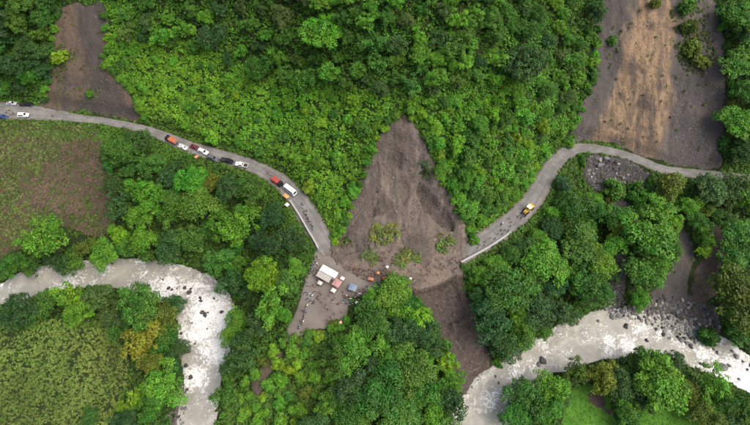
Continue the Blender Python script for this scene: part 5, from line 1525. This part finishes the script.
def umb_parts():
    V, F = [], []; n = 8; rings = [(0.02, 2.3), (.25, 2.25), (.45, 2.15), (.58, 2.02)]
    for t in (0, -.02):
        for r_, z in rings:
            for k in range(n):
                q = r_ * (1 if k % 2 == 0 else .96); V.append((q * math.cos(k * math.pi / 4), q * math.sin(k * math.pi / 4), z + t))
    m = n * len(rings)
    for b0, fl in ((0, False), (m, True)):
        for i in range(len(rings) - 1):
            for k in range(n):
                f = (b0 + i * n + k, b0 + (i + 1) * n + k, b0 + (i + 1) * n + (k + 1) % n, b0 + i * n + (k + 1) % n); F.append(f[::-1] if fl else f)
    e0 = (len(rings) - 1) * n
    for k in range(n): F.append((e0 + k, m + e0 + k, m + e0 + (k + 1) % n, e0 + (k + 1) % n))
    return pmesh("canopy", (V, F), "tarp"), pmesh("shaft", join([cyl((0, 0, 1.0), (0, 0, 2.5), .012, .012, 6), tube([(0, 0, 1.05), (0, 0, .95), (.06, 0, .92), (.07, 0, .98)], [.018] * 4, 6)]), "dark_metal")
UC, US = umb_parts()
UMB = {'white': (.74, .73, .71), 'orange': (.62, .22, .07), 'pink': (.62, .36, .33), 'red': (.45, .06, .05), 'blue': (.1, .2, .42), 'black': (.02, .02, .022)}
for a, b, c, t in ((387, 268, 'white', "between two leafy landslide patches"), (378, 273, 'orange', "right of the orange canopy"), (383, 277, 'red', "near the bright green tree"),
                   (397, 278, 'white', "at the cut mud edge's left"), (411, 279, 'white', "at the cut mud edge's right"), (356, 301, 'white', "below the blue canopy"), (341, 322, 'pink', "at the lot's lower right corner"), ):
    x, y, z = at_px(a, b, 2.2)
    e = link("umbrella", None); e.location = (x, y, z + .0); e.rotation_euler = (rr0.normal() * .12, rr0.normal() * .12, rr0.uniform(0, 6.28))
    k = link("canopy", UC, e); k.color = (*UMB[c], 1); link("shaft", US, e)
    person(a, b + 1.2, ('white', 'dark', 'grey')[int(rr0.integers(3))], "under an umbrella")
    PEOPLE[-1][0].location = (x + .12, y, z)
    tag(e, f"{c} umbrella {t}", "umbrella", "umbrellas in the crowd")
def parapet(pts, z, label, w=.4, hgt=.9):
    pts = catmull(pts, 5)
    q = [at_px(a, b, .5) for a, b in pts]
    q = np.array([(x, y, min(zz, z + 1)) for x, y, zz in q])
    d = np.gradient(q[:, :2], axis=0); d /= np.linalg.norm(d, axis=1)[:, None]; n = np.c_[-d[:, 1], d[:, 0]]
    zt = np.interp(np.arange(len(q)), [0, len(q) - 1], [q[:, 2].max(), q[:, 2].max() - .2]) + hgt
    def sweep(hw, z0, z1):
        V, F = [], []
        for i in range(len(q)):
            for s, zz in ((-1, z0), (1, z0), (1, z1), (-1, z1)):
                V.append((*(q[i, :2] + n[i] * s * hw), zt[i] + zz))
        for i in range(len(q) - 1):
            for k in range(4):
                F.append((i * 4 + k, i * 4 + (k + 1) % 4, i * 4 + 4 + (k + 1) % 4, i * 4 + 4 + k))
        m = len(V); F += [(0, 1, 2, 3), (m - 1, m - 2, m - 3, m - 4)]
        return V, F
    e = link("parapet_wall", None)
    link("wall", pmesh("wall", sweep(w / 2, -2.4, -.1), "concrete"), e)
    link("coping", pmesh("coping", sweep(w / 2 + .08, -.1, 0), "concrete"), e)
    tag(e, label, 'wall')
parapet([(290, 201), (299, 215), (307, 229), (314, 241), (318.5, 250)], 15.5, "pale concrete parapet along the outer edge of the left road")
parapet([(461, 263), (474, 256), (488, 248), (500, 240), (511, 232)], 15, "pale concrete parapet along the outer edge of the right road", .5, .7)

# --- rocks
ROCKS = []
for i in range(7):
    bm = bmesh.new(); bmesh.ops.create_icosphere(bm, subdivisions=2, radius=.5)
    r_ = np.random.default_rng(300 + i)
    pl = [(unit(r_.normal(size=3)), r_.uniform(.24, .42)) for _ in range(9)]
    ax = r_.uniform(.75, 1.25, 3); ax[2] *= .72
    for v in bm.verts:
        p = np.array(v.co) * (1 + .12 * r_.normal())
        for nn, dd in pl:
            t = p @ nn
            if t > dd: p = p - nn * (t - dd) * .85
        v.co = p * ax * 1.25
    me = bpy.data.meshes.new("boulder"); bm.to_mesh(me); bm.free(); me.materials.append(MATS["river_rock"]); ROCKS.append(me)
rr_ = np.random.default_rng(77)
BOULD = []
def boulder(px, py, size, col, txt, label=None, sink=.25):
    x, y, z = at_px(px, py, size * .3)
    o = link("boulder", ROCKS[int(rr_.integers(7))]); s = size
    o.location = (x, y, z + size * (.25 - sink)); o.rotation_euler = (rr_.normal() * .4, rr_.normal() * .4, rr_.uniform(0, 6.28)); o.scale = (s * rr_.uniform(.8, 1.2), s * rr_.uniform(.8, 1.2), s * rr_.uniform(.7, 1.1))
    v = rr_.uniform(.75, 1.3); o.color = (col[0] * v, col[1] * v, col[2] * v, 1)
    cn = 'dark' if col is DK else ('pale' if col is PL else ('grey' if col is GR else 'brown'))
    BOULD.append((o, px, py, f"{'large' if size > 1.35 else 'small'} {cn} {txt}", label))
DK, GR, PL = (.05, .048, .048), (.13, .127, .125), (.24, .225, .2)
T1 = "boulder in the left rapids"
for q in ((170, 289, 2.4), (173, 291, 1.6), (178, 290, 1.0), (186, 289, 2.0), (190, 293, 2.4), (192, 290, 1.5), (201, 299, 1.8), (202, 302, 1.6), (203, 313, 2.3), (206, 316, 2.0), (209, 314, 1.2), (176, 307, 1.8), (222, 313, 1.8), (182, 334, 1.5), (193, 324, 1.2), (185, 345, 1.8), (190, 352, 1.5), (208, 330, 1.0), (186, 366, 2.2), (191, 378, 1.8), (187, 390, 1.6), (215, 300, 1.1), (196, 345, 1.2), (164, 281, 1.3)):
    boulder(q[0], q[1], q[2] * .72, DK, T1, sink=.22)
T2 = "boulder standing in the right river"
for q in ((625, 327, 2.8), (645, 341, 1.8), (680, 341, 2.2), (685, 344, 2.0), (676, 338, 1.8), (690, 348, 1.6), (699, 364, 2.0), (703, 366, 1.6), (722, 368, 3.0), (727, 366, 1.8), (716, 353, 1.4), (735, 358, 2.0), (741, 362, 1.6), (730, 352, 1.5), (712, 350, 1.2), (745, 370, 1.4), (662, 335, 1.6), (668, 339, 1.4), (655, 330, 1.4), (597, 322, 1.4), (610, 318, 2.0), (498, 384, 1.2), (507, 389, 2.6), (512, 387, 1.8), (503, 393, 1.4), (543, 361, 3.0), (538, 365, 1.8), (495, 377, 1.1), (737, 380, 1.3), (750, 366, 1.8), (688, 336, 2.2), (694, 341, 1.9)):
    boulder(q[0], q[1], q[2] * .85, GR if rr_.random() < .6 else DK, T2, sink=.22)
def rockfill(n, pts, sz, cols, txt, mind):
    a = np.array(pts, float); got = []
    for k in range(6000):
        if len(got) >= n: break
        px, py = rr_.uniform(a[:, 0].min(), a[:, 0].max()), rr_.uniform(a[:, 1].min(), a[:, 1].max())
        if inside_px(pts, px, py) < 0 or any((px - u) ** 2 + (py - v) ** 2 < mind ** 2 for u, v in got): continue
        got.append((px, py)); boulder(px, py, rr_.uniform(*sz) * (1.6 if rr_.random() < .12 else 1), cols[int(rr_.integers(len(cols)))], txt)
rockfill(150, [(606, 308), (618, 300), (640, 302), (668, 296), (700, 302), (716, 312), (720, 330), (712, 342), (690, 346), (672, 338), (650, 326), (630, 318), (610, 320)], (.7, 1.7), [GR, GR, DK, PL], "boulder on the right rocky bank", 3.4)
rockfill(44, [(586, 160), (600, 155), (622, 164), (634, 178), (624, 188), (606, 186), (590, 178)], (.7, 1.6), [DK, DK, GR, PL], "boulder on the scree below the right road", 3.4)
boulder(601, 164, 3.4, GR, "", "largest grey boulder on the scree just below the right road")
rockfill(30, [(606, 270), (622, 265), (624, 300), (615, 315), (604, 312)], (.6, 1.5), [DK, GR, GR], "boulder at the scree's foot", 3.4)
rockfill(18, [(174, 398), (186, 384), (190, 396), (184, 424), (170, 424)], (.6, 1.3), [GR, DK, GR], "stone on the gravel bar by the left river", 3.2)

def stones(polys, n, sz, col, name, label, seed, wt=None):
    """small angular stones: one mesh"""
    r = np.random.default_rng(seed)
    base = np.array([(1, 0, 0), (-1, 0, 0), (0, 1, 0), (0, -1, 0), (0, 0, 1), (0, 0, -1)], float)
    tri = np.array([(0, 2, 4), (2, 1, 4), (1, 3, 4), (3, 0, 4), (2, 0, 5), (1, 2, 5), (3, 1, 5), (0, 3, 5)])
    PXs = []
    areas = [abs(sum(p[i][0] * p[(i + 1) % len(p)][1] - p[(i + 1) % len(p)][0] * p[i][1] for i in range(len(p)))) / 2 for p in polys]
    for p, a in zip(polys, areas):
        k = int(n * a / sum(areas)); q = np.array(p); got = 0
        while got < k:
            x = q[:, 0].min() + r.random(k * 2) * np.ptp(q[:, 0]); y = q[:, 1].min() + r.random(k * 2) * np.ptp(q[:, 1])
            m = (poly_sd(x, y, p) > .3) & (r.random(k * 2) < (1.0 if wt is None else wt(x, y)))
            x, y = x[m][:k - got], y[m][:k - got]; got += len(x); PXs += list(zip(x, y))
    n = len(PXs)
    c = np.array([(x, y, ground(x, y)) for x, y in PXs])
    s = sz[0] + (sz[1] - sz[0]) * r.random(n) ** 2.5
    V = base[None] * (s[:, None, None] * r.uniform(.6, 1.3, (n, 6, 3))) + r.normal(size=(n, 6, 3)) * s[:, None, None] * .25
    a = r.uniform(0, 6.28, n); ca, sa = np.cos(a)[:, None], np.sin(a)[:, None]
    V = np.stack([V[..., 0] * ca - V[..., 1] * sa, V[..., 0] * sa + V[..., 1] * ca, V[..., 2] * .7], -1) + c[:, None, :]
    F = (tri[None] + (np.arange(n) * 6)[:, None, None]).reshape(-1, 3)
    o = link(name, np_mesh(name, V.reshape(-1, 3), F, smooth=False, mat="river_rock")); o.color = (*col, 1)
    tag(o, label, "stones", kind="stuff")
stones([BANK_R, SCREE], 3200, (.12, .5), (.14, .135, .13), "loose_stones", "loose grey stones between the boulders of bank and scree", 401)
stones([SCAR_R], 2600, (.08, .38), (.15, .14, .13), "loose_stones", "loose rubble scattered on the tan and grey scar", 402, lambda x, y: .15 + .85 * gr_z2(x, y, 2))
rockfill(34, [(345, 240), (362, 190), (385, 140), (410, 130), (428, 165), (450, 200), (462, 235), (445, 262), (380, 245), (352, 250)], (.5, 1.1), [(.11, .09, .075), (.15, .125, .105), DK], "boulder on the upper landslide", 7)
rockfill(18, [(420, 298), (455, 290), (472, 330), (484, 360), (470, 378), (452, 350)], (.5, 1.2), [(.08, .062, .05), DK], "boulder in the lower mud", 6)
stones([SLIDE], 3000, (.07, .42), (.15, .12, .1), "mud_clods", "clods and stones strewn over the landslide", 403)
stones([LOT], 500, (.05, .16), (.17, .155, .14), "loose_stones", "loose stones on the packed earth lot", 405)
stones([SCAR_L, GULLY_G, GULLY_R], 1500, (.07, .3), (.13, .12, .115), "loose_stones", "loose stones on the left scar and right gullies", 404)

# --- fallen trunks on the slide
for i, (a, b, L, an, txt) in enumerate(((352, 225, 5, .9, "pale fallen trunk at the landslide's left edge"), (438, 205, 4.5, -.6, "fallen trunk beside the dark hollow on the landslide"), (392, 250, 4, .3, "fallen trunk above the knot of people"),
                                  (428, 162, 4.5, -1.2, "broken trunk at the landslide's upper right edge"), (455, 340, 5, -1.0, "fallen trunk half buried in the lower mud"), (470, 372, 4, .4, "driftwood trunk where the mud meets the river"), (348, 246, 4, .2, "thin fallen trunk by the left road's end"))):
    x, y, z = at_px(a, b)
    dx, dy = L * math.cos(an), L * math.sin(an)
    z2 = ground(x + dx, y + dy)
    parts = [tube([(0, 0, .12), (dx * .5, dy * .5, (z2 - z) * .5 + .16), (dx, dy, z2 - z + .12)], [.2, .16, .08], 7)]
    o = link("fallen_trunk", None); o.location = (x, y, z)
    t = link("trunk", pmesh("trunk", parts[0], "bark", True), o); t.color = (.2, .165, .13, 1)
    br = link("branch", pmesh("branch", join([tube([(dx * k, dy * k, (z2 - z) * k + .15), (dx * k + rr_.normal() * .8, dy * k + rr_.normal() * .8, (z2 - z) * k + .5)], [.06, .02], 5) for k in (.45, .65, .8)]), "bark"), o); br.color = (.2, .165, .13, 1)
    tag(o, txt, "fallen trunk")

# ------------------------------------------------------------------ labels that single things out
ORD = ["leftmost", "second from left", "third from left", "fourth from left", "fifth from left", "sixth from left", "seventh from left", "eighth from left", "ninth from left", "tenth from left"]
def finish(items, cat, group):
    """items: (object, px, py, phrase). Alike phrases are told apart by their order in the picture."""
    by = {}
    for it in items: by.setdefault(it[3], []).append(it)
    for ph, L in by.items():
        if len(L) == 1:
            tag(L[0][0], ph, cat, group); continue
        rows = [L]; names = [""]
        if len(L) > 10:
            L.sort(key=lambda t: t[2]); k = math.ceil(len(L) / 10)
            if k > 6:
                for t in L: tag(t[0], ph, cat, group)
                continue
            names = {2: ["upper row", "lower row"], 3: ["top row", "middle row", "bottom row"]}.get(k, ["top row", "second row", "third row", "fourth row", "fifth row", "sixth row"])
            m = math.ceil(len(L) / k); rows = [L[i * m:(i + 1) * m] for i in range(k)]
        for row, nm in zip(rows, names):
            row.sort(key=lambda t: t[1])
            for i, t in enumerate(row):
                tail = ORD[i] if i < len(row) - 1 or len(row) < 3 else "rightmost"
                if len(row) == 2 and i == 1: tail = "rightmost"
                tag(t[0], ph + ", " + (nm + ", " if nm else "") + tail, cat, group)
for cat in ("tree", "shrub"):
    L = []
    for t in TREES:
        if t["nm"] != cat: continue
        if t["label"]:
            tag(t["o"], t["label"], cat, cat + "s of the valley"); continue
        size = "big" if t["d"] > 30 else ("small" if t["d"] < (20 if cat == "tree" else 11) else "medium")
        ph = f"{size} {GNAME[t['col']]} {KNAME[t['kind']].split()[0]} {cat} {t['place']}" if cat == "tree" else f"{size} {GNAME[t['col']]} {cat} {t['place']}"
        L.append((t["o"], t["px"], t["py"], ph))
    finish(L, cat, cat + "s of the valley")
finish([(o, a, b, f"{CN[c]} motorcycle {t}") for o, a, b, c, t in MOTOS], "motorcycle", "parked motorcycles")
finish([(o, a, b, f"person in {'an' if s == 'orange' else 'a'} {s} shirt {t}") for o, a, b, s, t in PEOPLE], "person", "people at the landslide")
finish([(o, a, b, t) for o, a, b, t, l in BOULD if not l], "boulder", "boulders")
for o, a, b, t, l in BOULD:
    if l: tag(o, l, "boulder", "boulders")
for o in bpy.data.objects:
    if o.type == 'EMPTY': o.empty_display_size = .3
print("OBJECTS", len(bpy.data.objects), "PEOPLE", len(PEOPLE), "MOTOS", len(MOTOS), "TREES", len(TREES))
